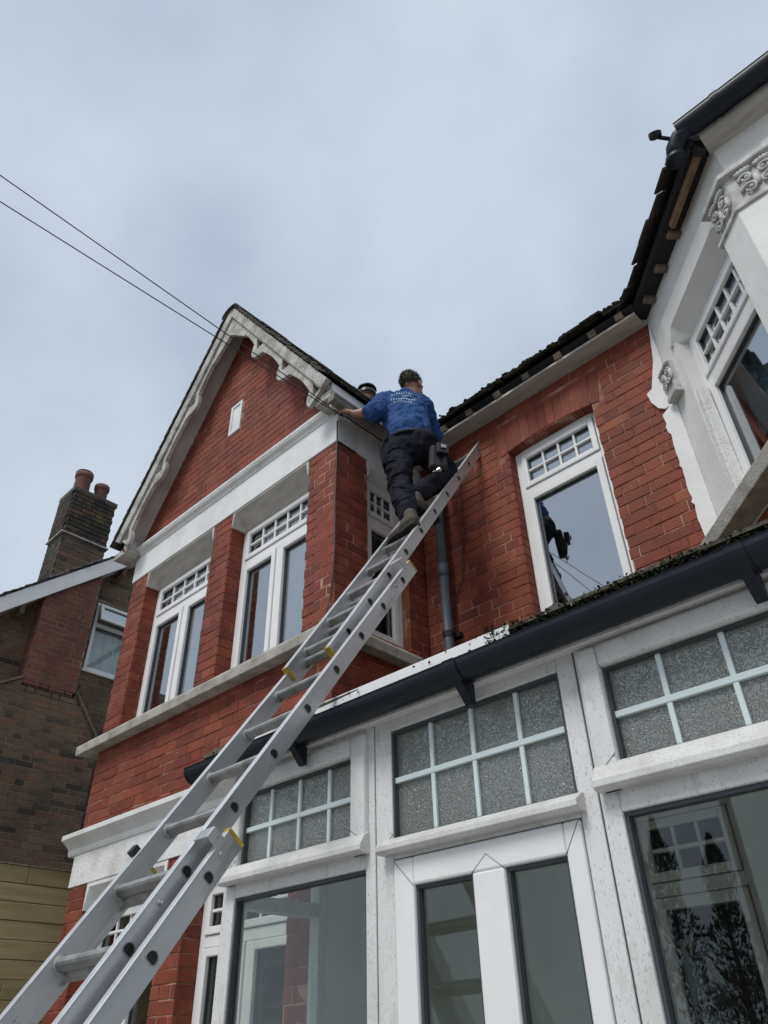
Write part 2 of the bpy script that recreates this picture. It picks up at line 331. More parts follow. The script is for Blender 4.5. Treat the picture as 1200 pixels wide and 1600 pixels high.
def flush_bricks(limit=300):
    for key, lst in PEND.items():
        sc = []
        for t in lst:
            fr, u, v, w, h = t[:5]; p = fr.p(u+w/2, v+h/2, 0); d = in_view(p)
            sc.append((w*h*abs((CAM-p).normalized().dot(fr.N))/(d*d) if d and (CAM-p).dot(fr.N) > 0 else 0))
        order = sorted(range(len(lst)), key=lambda i: -sc[i]); single = set(i for i in order[:limit] if sc[i] > 0)
        rest = {}
        for i, (fr, u, v, w, h, mt, wall, n, hd) in enumerate(lst):
            m, vs, fs = random.choice(bricks_of(mt)[1 if w < .16 else 0])
            if i in single:
                o = bpy.data.objects.new('brick', m); COL.objects.link(o); o.parent = wall
                p = fr.p(u, v, n); U = fr.U*w; Nn = fr.N
                o.matrix_basis = Matrix(((U.x, 0, Nn.x, p.x), (U.y, 0, Nn.y, p.y), (U.z, h, Nn.z, p.z), (0, 0, 0, 1)))
            else:
                mb = rest.setdefault((wall.name, mt), (wall, MB()))[1]
                mb.add([fr.p(u+a*w, v+b*h, n+c) for a, b, c in vs], fs)
        for (wn, mt), (wall, mb) in rest.items(): mb.build('brickwork', mt, wall, kind='stuff', fix=False)
def slab(mb, fr, u0, u1, v0, v1, n0, n1, holes):
    us = sorted({u0, u1, *[h[0] for h in holes], *[h[1] for h in holes]}); us = [u for u in us if u0 <= u <= u1]
    for a, b in zip(us, us[1:]):
        vv = [v0]; m = (a+b)/2
        hs = sorted([(h[2], h[3]) for h in holes if h[0] < m < h[1]])
        c = v0
        for h0, h1 in hs:
            if h0 > c: mb.fbox(fr, a, b, c, h0, n0, n1)
            c = max(c, h1)
        if c < v1: mb.fbox(fr, a, b, c, v1, n0, n1)
def minus(u0, u1, holes):
    """spans of u0..u1 outside rectangular holes (u0, u1, v0, v1)"""
    def g(a, b):
        r = [(u0, u1)]
        for h in holes:
            if min(b, h[3])-max(a, h[2]) > .4*(b-a):
                r = [q for (s, e) in r for q in ((s, min(e, h[0])), (max(s, h[1]), e)) if q[1]-q[0] > .01]
        return r
    return g

# ------------------------------------------------------------------ windows
def upvc_window(house, fr, u0, u1, v0, v1, nf, split, cols, casements, gl='coated_glass', frame='upvc', label=None, open_left=False):
    """outer frame with transom, a top light with glazing bars and one or two casements below; nf = front of the outer frame"""
    t = .045; mb = MB(); mb.ring(fr, u0, u1, v0, v1, t, nf-.07, nf)
    mb.fbox(fr, u0+t, u1-t, split-.03, split+.03, nf-.07, nf)
    w = mb.build('window', frame, house, bevel=.004, label=label)
    def sash(a, b, c, d, sw, bars=None):
        g = .004; s = MB(); s.ring(fr, a+g, b-g, c+g, d-g, sw, nf-.055, nf+.012)
        s.build('sash', frame, w, bevel=.006)
        q = MB(); q.ring(fr, a-.01, b+.01, c-.01, d+.01, .02, nf-.066, nf-.058); q.ring(fr, a+sw, b-sw, c+sw, d-sw, .010, nf-.03, nf-.012); q.build('gasket', 'gasket', w)
        ga, gb, gc, gd = a+sw+.004, b-sw-.004, c+sw+.004, d-sw-.004
        MB().fbox(fr, ga, gb, gc, gd, nf-.030, nf-.026).build('pane', gl, w)
        if bars:
            bw = .0085; m = (gc+gd)/2
            for i in range(1, bars):
                u = ga+(gb-ga)*i/bars; MB().fbox(fr, u-bw, u+bw, gc, gd, nf-.026, nf-.006).build('glazing_bar', frame, w, bevel=.004)
            MB().fbox(fr, ga, gb, m-bw, m+bw, nf-.026, nf-.004).build('glazing_bar', frame, w, bevel=.004)
            MB().fbox(fr, ga, gb, m-bw, m+bw, nf-.040, nf-.031).build('glazing_bar', frame, w)
    sash(u0+t, u1-t, split+.03, v1-t, .042, cols)
    if casements == 1: sash(u0+t, u1-t, v0+t, split-.03, .05)
    else:
        m = (u0+u1)/2; k = MB(); k.fbox(fr, m-.022, m+.022, v0+t, split-.03, nf-.07, nf); k.build('mullion', frame, w, bevel=.004)
        sash(u0+t, m-.022, v0+t, split-.03, .045); sash(m+.022, u1-t, v0+t, split-.03, .045)
    return w
def curtain(house, fr, u0, u1, v0, v1, n):
    mb = MB(); k = int((u1-u0)/.025); pts = [(u0+(u1-u0)*i/k, n+.014*math.sin(i*1.25)+.008*math.sin(i*.5+1)) for i in range(k+1)]
    vs = [fr.p(u, v, nn) for v in (v0, v1) for u, nn in pts] + [fr.p(u, v, nn-.003) for v in (v0, v1) for u, nn in pts]; c = k+1
    mb.add(vs, [(i, i+1, c+i+1, c+i) for i in range(k)] + [(2*c+i, 3*c+i, 3*c+i+1, 2*c+i+1) for i in range(k)])
    return mb.build('curtain', 'curtain', house, smooth=True, fix=False)
def chamfered_lintel(house, fr, u0, u1, v0, v1, nf, nb, mt='white_paint', c=.05, stop=.08):
    mb = MB(); mb.fbox(fr, u0, u1, v0+c, v1, nb, nf)
    mb.profile(fr, [(nb, v0), (nf-c, v0), (nf, v0+c), (nb, v0+c)], u0+stop, u1-stop)
    for s, a in ((1, u0), (-1, u1)):
        b = a+s*stop*.15; e = a+s*stop
        mb.add([fr.p(a, v0, nb), fr.p(a, v0, nf), fr.p(b, v0, nf), fr.p(e, v0, nf-c), fr.p(e, v0, nb), fr.p(a, v0+c, nb), fr.p(a, v0+c, nf), fr.p(b, v0+c, nf), fr.p(e, v0+c, nf), fr.p(e, v0+c, nb)],
               [(0, 1, 2, 3, 4), (9, 8, 7, 6, 5), (0, 5, 6, 1), (1, 6, 7, 2), (2, 7, 8, 3), (3, 8, 9, 4), (4, 9, 5, 0)])
    return mb.build('lintel', mt, house)
# ================================================================== GROUND
struct(MB().add([(-400, -400, -.02), (400, -400, -.02), (400, 400, -.02), (-400, 400, -.02)], [(0, 1, 2, 3)]).build('ground', 'paving', fix=False))
struct(MB().add([(-200, -13, -.012), (200, -13, -.012), (200, -6.2, -.012), (-200, -6.2, -.012)], [(0, 1, 2, 3)]).build('road', 'asphalt', fix=False))
struct(MB().box(-200, 200, -6.2, -6.05, -.02, .11).build('kerb', 'stone_sill', bevel=.01))

# ================================================================== THE HOUSE
S2 = math.sqrt(.5)
house = thing('brick_house', (-2.8, 4.2, 0), 'red painted brick house with white trim, steep gabled bay and ladder leaning on it', 'house')
FB = F((-5.86, 2.74, 0), (1, 0, 0)); FR = F((-3.03, 2.74, 0), (0, 1, 0)); FM = F((-3.03, 3.66, 0), (1, 0, 0))
FC = F((-.94, 3.66, 0), (1, -1, 0)); FF = F((-.10, 2.82, 0), (1, 0, 0)); FD = F((1.60, 2.82, 0), (1, 1, 0)); FL = F((-5.86, 6.5, 0), (0, -1, 0))
UPZ, UPT, GDT = 3.80, 5.10, 2.46
w1, w2 = (.27, 1.31), (1.57, 2.52)
holesB = [(*w1, UPZ, UPT), (*w2, UPZ, UPT), (*w1, .8, GDT), (*w2, .8, GDT)]
mb = MB(); coreB = [(a-.006, b+.004, c, 5.25 if d > 3 else 2.64) for a, b, c, d in holesB]; slab(mb, FB, 0.005, 2.824, 0, 5.55, -.25, -.0045, coreB)
# gable triangle core
GA = 7.62; GS = 2.15/1.49
mb.prism([FB.p(.0, 5.55, -.0045), FB.p(2.83, 5.55, -.0045), FB.p(1.415, 7.70, -.0045)], FB.N*-.2)
bayw = mb.build('wall', 'red_mortar', house, label='red brick front wall of the gabled bay')
lay('house', bayw, FB, 0, 2.64, minus(0, 2.83, [(a, b, c, 2.7) for a, b, c, d in holesB[2:]])); lay('house', bayw, FB, 3.0, 3.66, minus(0, 2.83, []))
lay('house', bayw, FB, UPZ, 5.25, minus(0, 2.83, [(a, b, c, 5.3) for a, b, c, d in holesB[:2]]))
VENT = (1.33, 1.50, 6.25, 6.62)
def gable(a, b):
    hw = min(1.415, (7.70-a)/GS)
    r = [(1.415-hw, 1.415+hw)] if hw > .06 else []
    if min(b, VENT[3])-max(a, VENT[2]) > .03: r = [(r[0][0], VENT[0]), (VENT[1], r[0][1])]
    return [q for q in r if q[1]-q[0] > .03]
lay('house', bayw, FB, 5.6, 7.66, gable)
for x in (-5.59, -4.29):                          # brick returns into the window openings
    fr = F((x, 2.74, 0), (0, 1, 0))
    for a, b in ((0.8, GDT), (UPZ, 5.25)): lay('house', bayw, fr, a, b, minus(0, .14, []), phase=.11)
# right return of the bay
hR = [(.31, .72, UPZ, UPT)]
mb = MB(); slab(mb, FR, .25, .92, 0, 5.55, -.2, -.0045, [(.31, .72, UPZ, 5.25)])
mb.fbox(FR, .002, .25, 0, 5.55, -.2, -.0045)
retw = mb.build('wall', 'red_mortar', house, label='red brick side wall of the gabled bay')
lay('house', retw, FR, 2.75, 3.66, minus(0, .92, []), phase=.1125); lay('house', retw, FR, UPZ, 5.25, minus(0, .92, [(.31, .72, UPZ, 5.3)]), phase=.1125)
MB().fbox(FR, 0.0, .92, 0, 2.75, -.004, .004).build('plaster_lining', 'plaster', house)
# main wall
AX0, AX1 = .76, 1.665                            # flat arch over the window
hM = [(.865, 1.563, 3.66, 5.19), (1.18, 1.73, .9, 2.56)]
mb = MB(); slab(mb, FM, 0, 2.19, 0, 5.56, -.25, -.0045, [(.859, 1.567, 3.66, 5.19), hM[1]]); mainw = mb.build('wall', 'red_mortar', house, label='red brick wall between the two bays')
lay('house', mainw, FM, 2.8, 5.56, minus(0, 2.10, [(.865, 1.563, 3.6, 5.3), (AX0, AX1, 5.14, 5.44)]), phase=.05)
fr = F((-2.165, 3.66, 0), (0, 1, 0)); lay('house', mainw, fr, 3.66, 5.16, minus(0, .09, []), phase=.11)
# soldier arch
for i in range(12):
    t0, t1 = i/12, (i+1)/12; a, b = AX0+.035+(AX1-AX0-.07)*t0, AX0+.035+(AX1-AX0-.07)*t1; c, d = AX0+(AX1-AX0)*t0, AX0+(AX1-AX0)*t1
    g = .003; rise = lambda t: 5.155+.045*(1-(2*t-1)**2)
    mb = MB(); mb.hexa([FM.p(a+g, rise(t0), -.12), FM.p(b-g, rise(t1), -.12), FM.p(b-g, rise(t1), .001), FM.p(a+g, rise(t0), .001), FM.p(c+g, 5.445, -.12), FM.p(d-g, 5.445, -.12), FM.p(d-g, 5.445, .001), FM.p(c+g, 5.445, .001)])
    mb.build('arch_brick', 'red_brick', mainw, bevel=.003)
mb = MB(); slab(mb, FM, 0, 2.09, .02, 2.78, -.003, .010, [hM[1]]); mb.build('plaster_lining', 'plaster', house)
# canted bay on the right
hC = [(.21, 1.03, 3.82, 5.12), (.17, 1.03, 5.12, 5.36), (.34, 1.0, .9, 2.56)]
mb = MB(); slab(mb, FC, 0, 1.188, 0, 5.60, -.2, -.003, hC)
for a in (mb,): pass
cantw = mb.build('wall', 'render_white', house, label='white rendered slanting side of the right bay')
hF = [(.28, 1.42, 3.82, 5.12), (.20, 1.50, 5.12, 5.36), (.28, 1.42, .9, 2.56)]
mb = MB(); slab(mb, FF, 0, 1.70, 0, 5.60, -.2, -.003, hF); frontw = mb.build('wall', 'render_white', house, label='white rendered front of the right bay')
mb = MB(); slab(mb, FD, 0, 1.188, 0, 5.60, -.2, -.003, []); mb.build('wall', 'render_white', house)
MB().box(2.44, 2.7, 3.66, 9, 0, 5.6).build('wall', 'render_white', house)
MB().box(-5.86, -5.66, 3.0, 9, 0, 5.6).build('wall', 'red_mortar', house)
for fr, u1, nm in ((FC, 1.188, cantw), (FF, 1.70, frontw)): lay('house', nm, fr, 2.9, 3.68, minus(0, u1, []), n=.004)
# ragged edge of the white render lapping onto the brick
pts = [(2.10, 5.56)]; z = 5.56
rr = random.Random(3)
edge = [(2.095, 5.53), (2.05, 5.22), (1.985, 5.0), (1.945, 4.98), (1.955, 4.9), (1.985, 4.83), (2.02, 4.80), (2.055, 4.80)]
zz = 4.76
while zz > 3.78:
    edge.append((2.0+rr.uniform(-.008, .009), zz)); zz -= rr.uniform(.02, .05)
poly = [FM.p(u, v, .003) for u, v in edge] + [FM.p(2.098, 3.76, .003), FM.p(2.098, 5.53, .003)]
MB().prism(poly, FM.N*.012).build('render_edge', 'render_white', house)

# ---- window units
upvc_window(house, FB, *w1, UPZ-.02, UPT+.04, -.13, 4.78, 5, 2, label='upper casement window beside the neighbouring house')
upvc_window(house, FB, *w2, UPZ-.02, UPT+.04, -.13, 4.78, 5, 2)
upvc_window(house, FB, *w1, .8, GDT+.03, -.13, 2.155, 5, 2, gl='clear_glass')
upvc_window(house, FB, *w2, .8, GDT+.03, -.13, 2.155, 5, 2, gl='clear_glass')
upvc_window(house, FR, .31, .72, UPZ-.02, UPT+.04, -.07, 4.78, 3, 1, gl='clear_glass')
upvc_window(house, FM, .865, 1.563, 3.70, 5.185, -.085, 4.805, 4, 1, label='single tall window reflecting the sky')
upvc_window(house, FC, .21, 1.03, 3.84, 5.12, -.085, 4.72, 5, 1, label='window in the slanting side of the white bay')
upvc_window(house, FF, .28, 1.42, 3.84, 5.12, -.085, 4.72, 6, 2)
upvc_window(house, FM, 1.18, 1.73, .9, 2.56, -.06, 2.20, 3, 1, gl='clear_glass')
upvc_window(house, FF, .28, 1.42, .9, 2.56, -.06, 2.20, 5, 2, gl='clear_glass')
upvc_window(house, FC, .34, 1.0, .9, 2.56, -.06, 2.20, 3, 1, gl='clear_glass')
for a, b in (w1, w2):
    curtain(house, FB, a+.13, b-.03, 3.5, 5.15, -.34)
curtain(house, FC, .40, 1.02, 4.15, 5.2, -.17)
# rooms behind the glass
mb = MB(); mb.box(-5.65, 2.4, 8.2, 8.3, 0, 5.5); mb.box(-5.65, 2.4, 3.95, 8.2, 3.05, 3.15); mb.box(-5.65, -3.25, 3.0, 3.95, 3.05, 3.15); mb.box(-5.65, 2.4, 3.92, 8.2, 5.40, 5.45); mb.box(-5.65, -3.25, 3.0, 3.92, 5.40, 5.45)
mb.box(-3.2, -3.1, 4.0, 8.2, 0, 5.4); mb.box(-1.15, -1.05, 4.0, 8.2, 0, 5.4); mb.box(-.2, 2.0, 3.3, 3.92, 3.05, 3.15); mb.box(-.2, 2.0, 3.3, 3.92, 5.40, 5.45)
mb.build('interior', 'room_dark', house)

# ---- stone and painted trim of the gabled bay
mb = MB(); mb.profile(FB, [(-.14, 3.655), (.105, 3.635), (.11, 3.70), (.10, 3.715), (0, 3.78), (-.14, 3.80)], -.19, 2.83)
mb.profile(FR, [(-.1, 3.655), (.10, 3.635), (.105, 3.70), (.095, 3.715), (0, 3.78), (-.1, 3.80)], 0, .92)
mb.box(-3.03, -2.925, 2.632, 2.74, 3.636, 3.712)
mb.build('window_sill', 'stone_sill', house, bevel=.006)
for a, b in (w1, w2):
    chamfered_lintel(house, FB, a, b, UPT, 5.252, .004, -.22, mt='cream_soffit', c=.135, stop=.035)
    chamfered_lintel(house, FB, a, b, GDT, 2.642, .004, -.22, mt='flaking_paint', c=.15, stop=.035)
chamfered_lintel(house, FR, .31, .72, UPT, 5.252, .004, -.18, c=.10, stop=.035)
mb = MB(); mb.fbox(FB, -.012, 2.842, 5.25, 5.52, -.2, .012); mb.fbox(FR, 0, .92, 5.25, 5.52, -.2, .012); mb.build('frieze', 'white_paint', house, bevel=.004)
mb = MB(); mb.profile(FB, [(-.1, 5.52), (.018, 5.52), (.026, 5.545), (.05, 5.56), (.062, 5.585), (.062, 5.605), (.03, 5.615), (-.1, 5.63)], .0, 2.80); mb.build('cornice', 'flaking_paint', house)
mb = MB(); mb.fbox(FB, -.012, 2.842, 2.64, 2.875, -.2, .010); mb.build('frieze', 'flaking_paint', house)
mb = MB(); mb.profile(FB, [(-.05, 2.86), (.018, 2.86), (.03, 2.885), (.028, 2.905), (.05, 2.93), (.085, 2.955), (.10, 2.965), (.10, 3.0), (.02, 3.015), (-.05, 3.02)], -.10, 2.83); mb.build('cornice', 'white_paint', house, bevel=.003)
# vent in the gable
mb = MB(); mb.ring(FB, VENT[0], VENT[1], VENT[2], VENT[3], .028, -.02, .014); v = mb.build('vent', 'white_paint', house, bevel=.003, label='white oblong vent frame in the gable')
MB().fbox(FB, VENT[0]+.028, VENT[1]-.028, VENT[2]+.028, VENT[3]-.028, -.02, .002).build('vent_panel', 'white_paint', v)

# ---- bargeboards
YB = 2.54; AP = V((-4.43, 0, 7.80)); SL = V((1.49, 0, -2.15)).normalized()
def barge(sx):
    D = V((SL.x*sx, 0, SL.z)); I = V((-.822*sx, 0, -.570)); Ls = 2.60
    def P(s, d, y): q = AP + D*s + I*d; return V((q.x, y, q.z))
    low = []
    for i in range(131):
        s = .30+(Ls-.30)*i/130; ph = ((s-.36)/.74) % 1.0        # 0 at each pendant
        t = abs(ph-.0) if ph < .5 else 1-ph                     # distance from the pendant, 0..0.5
        d = .130+.100*(1-min(1, (t/.17))**2.2) if t < .17 else .130-.020*math.sin((t-.17)/.33*math.pi/2)
        if s < .62: d = max(.13, .205-.24*(s-.30))
        low.append((s, d))
    loop = [(0.0, .0), (Ls, .0)] + [(s, d) for s, d in reversed(low)] + [(.288, .20)]
    bm = bmesh.new()
    def ring(pts, y):
        vs = [bm.verts.new(P(s, d, y)) for s, d in pts]; return vs, [bm.edges.new((vs[i], vs[(i+1) % len(vs)])) for i in range(len(vs))]
    tri = []
    for k in range(4):
        c = .36+.74*k
        if c > .5: tri.append([(c-.15, .07), (min(c+.03, Ls-.03), .07), (c-.02, .15)])
    for y in (YB, YB+.035):
        es = []
        for lp in [loop]+tri: es += ring(lp, y)[1]
        bmesh.ops.triangle_fill(bm, use_beauty=True, use_dissolve=False, edges=es, normal=(0, -1, 0))
    bm.verts.ensure_lookup_table(); n = len(bm.verts)//2; vs = list(bm.verts)
    b = 0
    for lp in [loop]+tri:
        k = len(lp)
        for i in range(k): bm.faces.new((vs[b+i], vs[b+(i+1) % k], vs[n+b+(i+1) % k], vs[n+b+i]))
        b += k
    bmesh.ops.recalc_face_normals(bm, faces=bm.faces)
    m = bpy.data.meshes.new('bargeboard'); bm.to_mesh(m); bm.free(); m.materials.append(MATS['weathered_barge'])
    o = link('bargeboard', m, house)
    mb = MB(); mb.hexa([P(-.043, -.03, YB-.03), P(Ls+.02, -.03, YB-.03), P(Ls+.02, -.03, YB+.03), P(-.043, -.03, YB+.03), P(.079, .055, YB-.022), P(Ls+.02, .055, YB-.022), P(Ls+.02, .055, YB-.002), P(.079, .055, YB-.002)])
    mb.build('bargeboard_moulding', 'weathered_barge', o)
    # boarded soffit between the board and the wall
    mb = MB(); mb.hexa([P(.03, .045, YB+.035), P(Ls, .045, YB+.035), P(Ls, .045, 2.99), P(.03, .045, 2.99), P(.0, .0, YB+.035), P(Ls, .0, YB+.035), P(Ls, .0, 2.99), P(.0, .0, 2.99)])
    mb.build('soffit', 'soffit_paint', house)
    return P
PR = barge(1); PL = barge(-1)
# boxed feet of the gable
mb = MB(); mb.box(-6.02, -5.83, YB+.03, 2.76, 5.50, 5.56); mb.box(-5.865, -5.80, YB+.03, 2.735, 5.52, 5.66); mb.build('eaves_box', 'weathered_barge', house)
mb = MB(); mb.box(-3.10, -2.93, YB+.03, 2.735, 5.53, 5.60); mb.build('eaves_box', 'weathered_barge', house)
# side eaves of the bay: fascia and old gutter
MB().box(-2.965, -2.945, YB+.06, 3.50, 5.46, 5.70).build('fascia', 'upvc', house)
gp = [(-.035, 0), (.02, 0), (.03, .015), (.026, .035), (.036, .055), (.036, .066), (-.035, .066)]
mb = MB(); y0 = YB+.02; mb.prism([(-2.945+.037+a-.0, y0, 5.455+b) for a, b in gp], (0, 3.52-y0, 0)); mb.build('gutter', 'grey_gutter', house, label='old grey moulded gutter along the side of the gabled bay')
MB().box(-3.02, -2.95, 2.74, 3.64, 5.46, 5.53).build('soffit', 'weathered_barge', house)

# ---- roof tiles
def tile_slope(key_parent, O, U, S, n_across, n_up, tw=.165, gauge=.10, tl=.20, th=.013, mt='roof_tile', jit=1., singles=0, tilt=.10, skip=None, lift=0.):
    U = V(U).normalized(); S = V(S).normalized(); Nn = U.cross(S); 
    if Nn.z < 0: Nn = -Nn
    Sd = (S*math.cos(tilt) - Nn*math.sin(tilt)*0).normalized()
    rest = MB(); shared = None; cnt = 0
    for r in range(n_up):
        for c in range(-1, n_across+1):
            a0 = (c + .5*(r % 2))*tw
            u0, u1 = max(0, a0), min(n_across*tw, a0+tw)
            if u1-u0 < .03: continue
            if skip and skip(r, c): continue
            jz = random.uniform(-.006, .006)*jit; js = random.uniform(-.010, .010)*jit; rot = random.uniform(-.02, .02)*jit; g = .0035
            base = V(O) + S*(r*gauge+js)
            def q(u, s, n): return base + U*u + S*(s + rot*(u-u0)) + Nn*(n+lift+jz)
            h0 = 2.1*th; h1 = .002                       # tail rests on the courses below, head on the batten
            pts = [q(u0+g, 0, h0), q(u1-g, 0, h0), q(u1-g, tl, h1), q(u0+g, tl, h1), q(u0+g, 0, h0+th), q(u1-g, 0, h0+th), q(u1-g, tl, h1+th), q(u0+g, tl, h1+th)]
            if cnt < singles:
                MB().hexa(pts).build('roof_tile', mt, key_parent, fix=False); cnt += 1
            else: rest.hexa(pts)
    if rest.v: rest.build('tiling', mt, key_parent, kind='stuff', fix=False)
# bay roof
RO = .03
def plane_prism(name, pts, d, mt, parent): return MB().prism(pts, d).build(name, mt, parent)
rp = lambda P_, s, d, y: P_(s, d, y)
bayroof = plane_prism('roof', [PR(0, -.032, YB-.02), PR(2.55, -.032, YB-.02), PR(2.55, -.012, YB-.02), AP+V((0, YB-.02, -.02)), PL(2.66, -.012, YB-.02), PL(2.66, -.032, YB-.02), PL(0, -.032, YB-.02)], (0, 3.6, 0), 'dark_felt', house)
bayroof['label'] = 'steep tiled roof over the gabled bay'
o = PR(2.585, -.034, YB-.05); tile_slope(bayroof, o, (0, 1, 0), -SL, 20, 25, singles=110)
o = PL(2.70, -.034, YB-.05); tile_slope(bayroof, o, (0, 1, 0), V((SL.x, 0, -SL.z)), 20, 26)
mb = MB()
for k in range(9):
    y = YB-.06+k*.33; mb = MB(); prof = [(.13*math.cos(a), .085*math.sin(a)) for a in [math.pi*i/8 for i in range(9)]] + [(.115*math.cos(a), .07*math.sin(a)) for a in [math.pi*(8-i)/8 for i in range(9)]]
    mb.prism([(AP.x+a, y, AP.z-.06+b+.01*(k % 2)) for a, b in prof], (0, .335, 0)); mb.build('ridge_tile', 'roof_tile', bayroof)
# main roof
rs = V((0, .70, .72)); mr = MB(); mr.prism([(-2.95, 3.49, 5.625), (-2.95, 3.53, 5.60), (-2.95, 7.6, 9.78), (-2.95, 7.56, 9.81)], (2.0, 0, 0))
mainroof = mr.build('roof', 'dark_felt', house, label='dark tiled main roof with ragged eaves')
tile_slope(mainroof, (-2.96, 3.455, 5.625), (1, 0, 0), rs, 12, 30, singles=48, jit=3.4, skip=lambda r, c: r == 0 and c in (1, 5, 8))
mb = MB(); rr = random.Random(8)
for i in range(150):
    x = rr.uniform(-2.9, -.98); y = rr.uniform(3.43, 3.50); s = rr.uniform(.006, .020); mb.ball((x, y, 5.645+.7*(y-3.43)+rr.uniform(0, .03)), (s*1.5, s, s*.7), 6, 4, Matrix.Rotation(rr.random()*3, 3, 'Z'))
mb.build('moss', 'moss', mainroof, kind='stuff', fix=False)
mr = MB(); mr.prism([(-9, 5.6, 7.76), (-9, 5.64, 7.74), (-9, 7.6, 9.78), (-9, 7.56, 9.81)], (6.05, 0, 0)); mr.prism([(-.95, 5.0, 7.16), (-.95, 5.04, 7.14), (-.95, 7.6, 9.78), (-.95, 7.56, 9.81)], (3.9, 0, 0)); mr.build('roof', 'dark_felt', house)
MB().box(-3.03, -.96, 3.515, 3.66, 5.552, 5.572).build('soffit', 'cream_soffit', house, label='cream soffit board under the ragged eaves')
MB().box(-3.0, -.97, 3.655, 3.70, 5.57, 5.82).build('wall_plate', 'old_wood', house)
for i, x in enumerate((-2.86, -2.62, -2.36, -2.09, -1.83, -1.55, -1.27, -1.06)):
    mb = MB(); w = .028; mb.hexa([(x-w, 3.50, 5.574), (x+w, 3.50, 5.574), (x+w, 3.68, 5.574), (x-w, 3.68, 5.574), (x-w, 3.485, 5.615), (x+w, 3.485, 5.615), (x+w, 3.68, 5.80), (x-w, 3.68, 5.80)]); mb.build('rafter_foot', 'old_wood', mainroof)
# right bay roof, hipped over the canted side
ZE = 5.64
Ce = FC.p(-.10, 0, .10); Cf = V((-.141, 2.68, 0)); 
eA = V((-1.06, 3.62, ZE)); eB = V((-.15, 2.70, ZE)); eC = V((1.65, 2.70, ZE)); tA = V((-.15, 4.55, 7.0)); tB = V((.75, 4.55, 7.2))
rb = MB(); rb.add([eA, eB, eC, V((2.7, 3.75, ZE)), tB, V((.2, 4.8, 7.2)), V((-1.06, 4.6, 6.7))], [(0, 1, 4, 5, 6), (1, 2, 4), (2, 3, 4)])
rbay = rb.build('roof', 'dark_felt', house, fix=False, label='tiled hipped roof of the white bay')
sol = rbay.modifiers.new('s', 'SOLIDIFY'); sol.thickness = .02
tile_slope(rbay, V((-1.14, 3.625, ZE-.0)), (1, -1, 0), V((.62, .62, .95)), 8, 8, singles=30, jit=1.7)
tile_slope(rbay, V((-.17, 2.655, ZE-.0)), (1, 0, 0), V((0, .84, .9)), 11, 8, singles=20, jit=1.2)
# canted eaves: rotten fascia, rafter feet
mb = MB(); mb.fbox(FC, .72, 1.16, 5.55, 5.625, .055, .085); mb.build('fascia', 'rafter_wood', house, label='bare brown timber fascia with peeling edge', bevel=.004)
mb = MB(); mb.fbox(FC, 1.165, 1.21, 5.54, 5.63, .05, .10); mb.build('fascia_end', 'dark_felt', house)
mb = MB(); mb.fbox(FC, .0, 1.18, 5.60, 5.63, -.01, .11); mb.build('eaves_felt', 'dark_felt', house)
for s in (.18, .42, .66):
    mb = MB(); mb.fbox(FC, s-.022, s+.022, 5.565, 5.60, .0, .075); mb.build('rafter_foot', 'old_wood', rbay)
MB().fbox(FF, -.02, 1.72, 5.555, 5.60, -.01, .115).build('soffit', 'cream_soffit', house)
MB().fbox(FF, -.02, 1.72, 5.60, 5.68, .095, .115).build('fascia', 'weathered_barge', house)
def half_gutter(a, b, r, mt, parent, nm='gutter', rim=True, label=None):
    a = V(a); b = V(b); t = (b-a).normalized(); x = t.cross(Z).normalized()
    prof = [(r*math.cos(q), r*math.sin(q)) for q in [math.pi+math.pi*i/14 for i in range(15)]]
    inner = [((r-.005)*math.cos(q), (r-.005)*math.sin(q)) for q in [2*math.pi-math.pi*i/14 for i in range(15)]]
    lp = [(-r-.004, .006)] + prof + [(r+.004, .006)] + inner
    o = MB().prism([a+x*p+Z*q for p, q in lp], b-a).build(nm, mt, parent, label=label)
    return o
ga, gb_ = V((-.255, 2.655, 5.655)), V((1.75, 2.655, 5.655))
g = half_gutter(ga+V((.06, 0, 0)), gb_, .066, 'black_gutter', house, label='black half round gutter of the white bay')
for x in (.03, .42, .85): half_gutter((x-.02, 2.655, 5.655), (x+.02, 2.655, 5.655), .0705, 'black_gutter', g, 'gutter_union')
mb = MB(); mb.tube([(-.15, 2.655, 5.63), (-.20, 2.655, 5.618), (-.245, 2.67, 5.58), (-.262, 2.685, 5.52)], .048, 16); mb.tube([(-.262, 2.685, 5.525), (-.266, 2.69, 5.495)], .055, 16); mb.build('gutter_outlet', 'black_gutter', g, smooth=True)
mb = MB(); mb.lathe((-.30, 2.60, 5.67), [(.032, 0), (.035, .012), (.035, .03), (.026, .03), (.024, .01)], 12, axis=(.3, -.6, .8)); mb.tube([(-.285, 2.61, 5.67), (-.24, 2.66, 5.66)], .012, 6); mb.build('loose_bracket', 'black_gutter', g)

# ---- canted bay trim
chamfered_lintel(house, FC, .17, 1.03, 5.12, 5.36, .015, -.18, mt='render_white', c=.10, stop=.09)
chamfered_lintel(house, FF, .20, 1.50, 5.12, 5.36, .015, -.18, mt='render_white', c=.10, stop=.12)
mb = MB(); mb.profile(FC, [(-.12, 3.70), (.13, 3.68), (.14, 3.76), (.05, 3.80), (.05, 3.83), (.02, 3.85), (-.12, 3.86)], -.06, 1.235)
mb.profile(FF, [(-.12, 3.70), (.13, 3.68), (.14, 3.76), (.05, 3.80), (.05, 3.83), (.02, 3.85), (-.12, 3.86)], -.0, 1.70); mb.build('window_sill', 'stone_sill', house, bevel=.005)
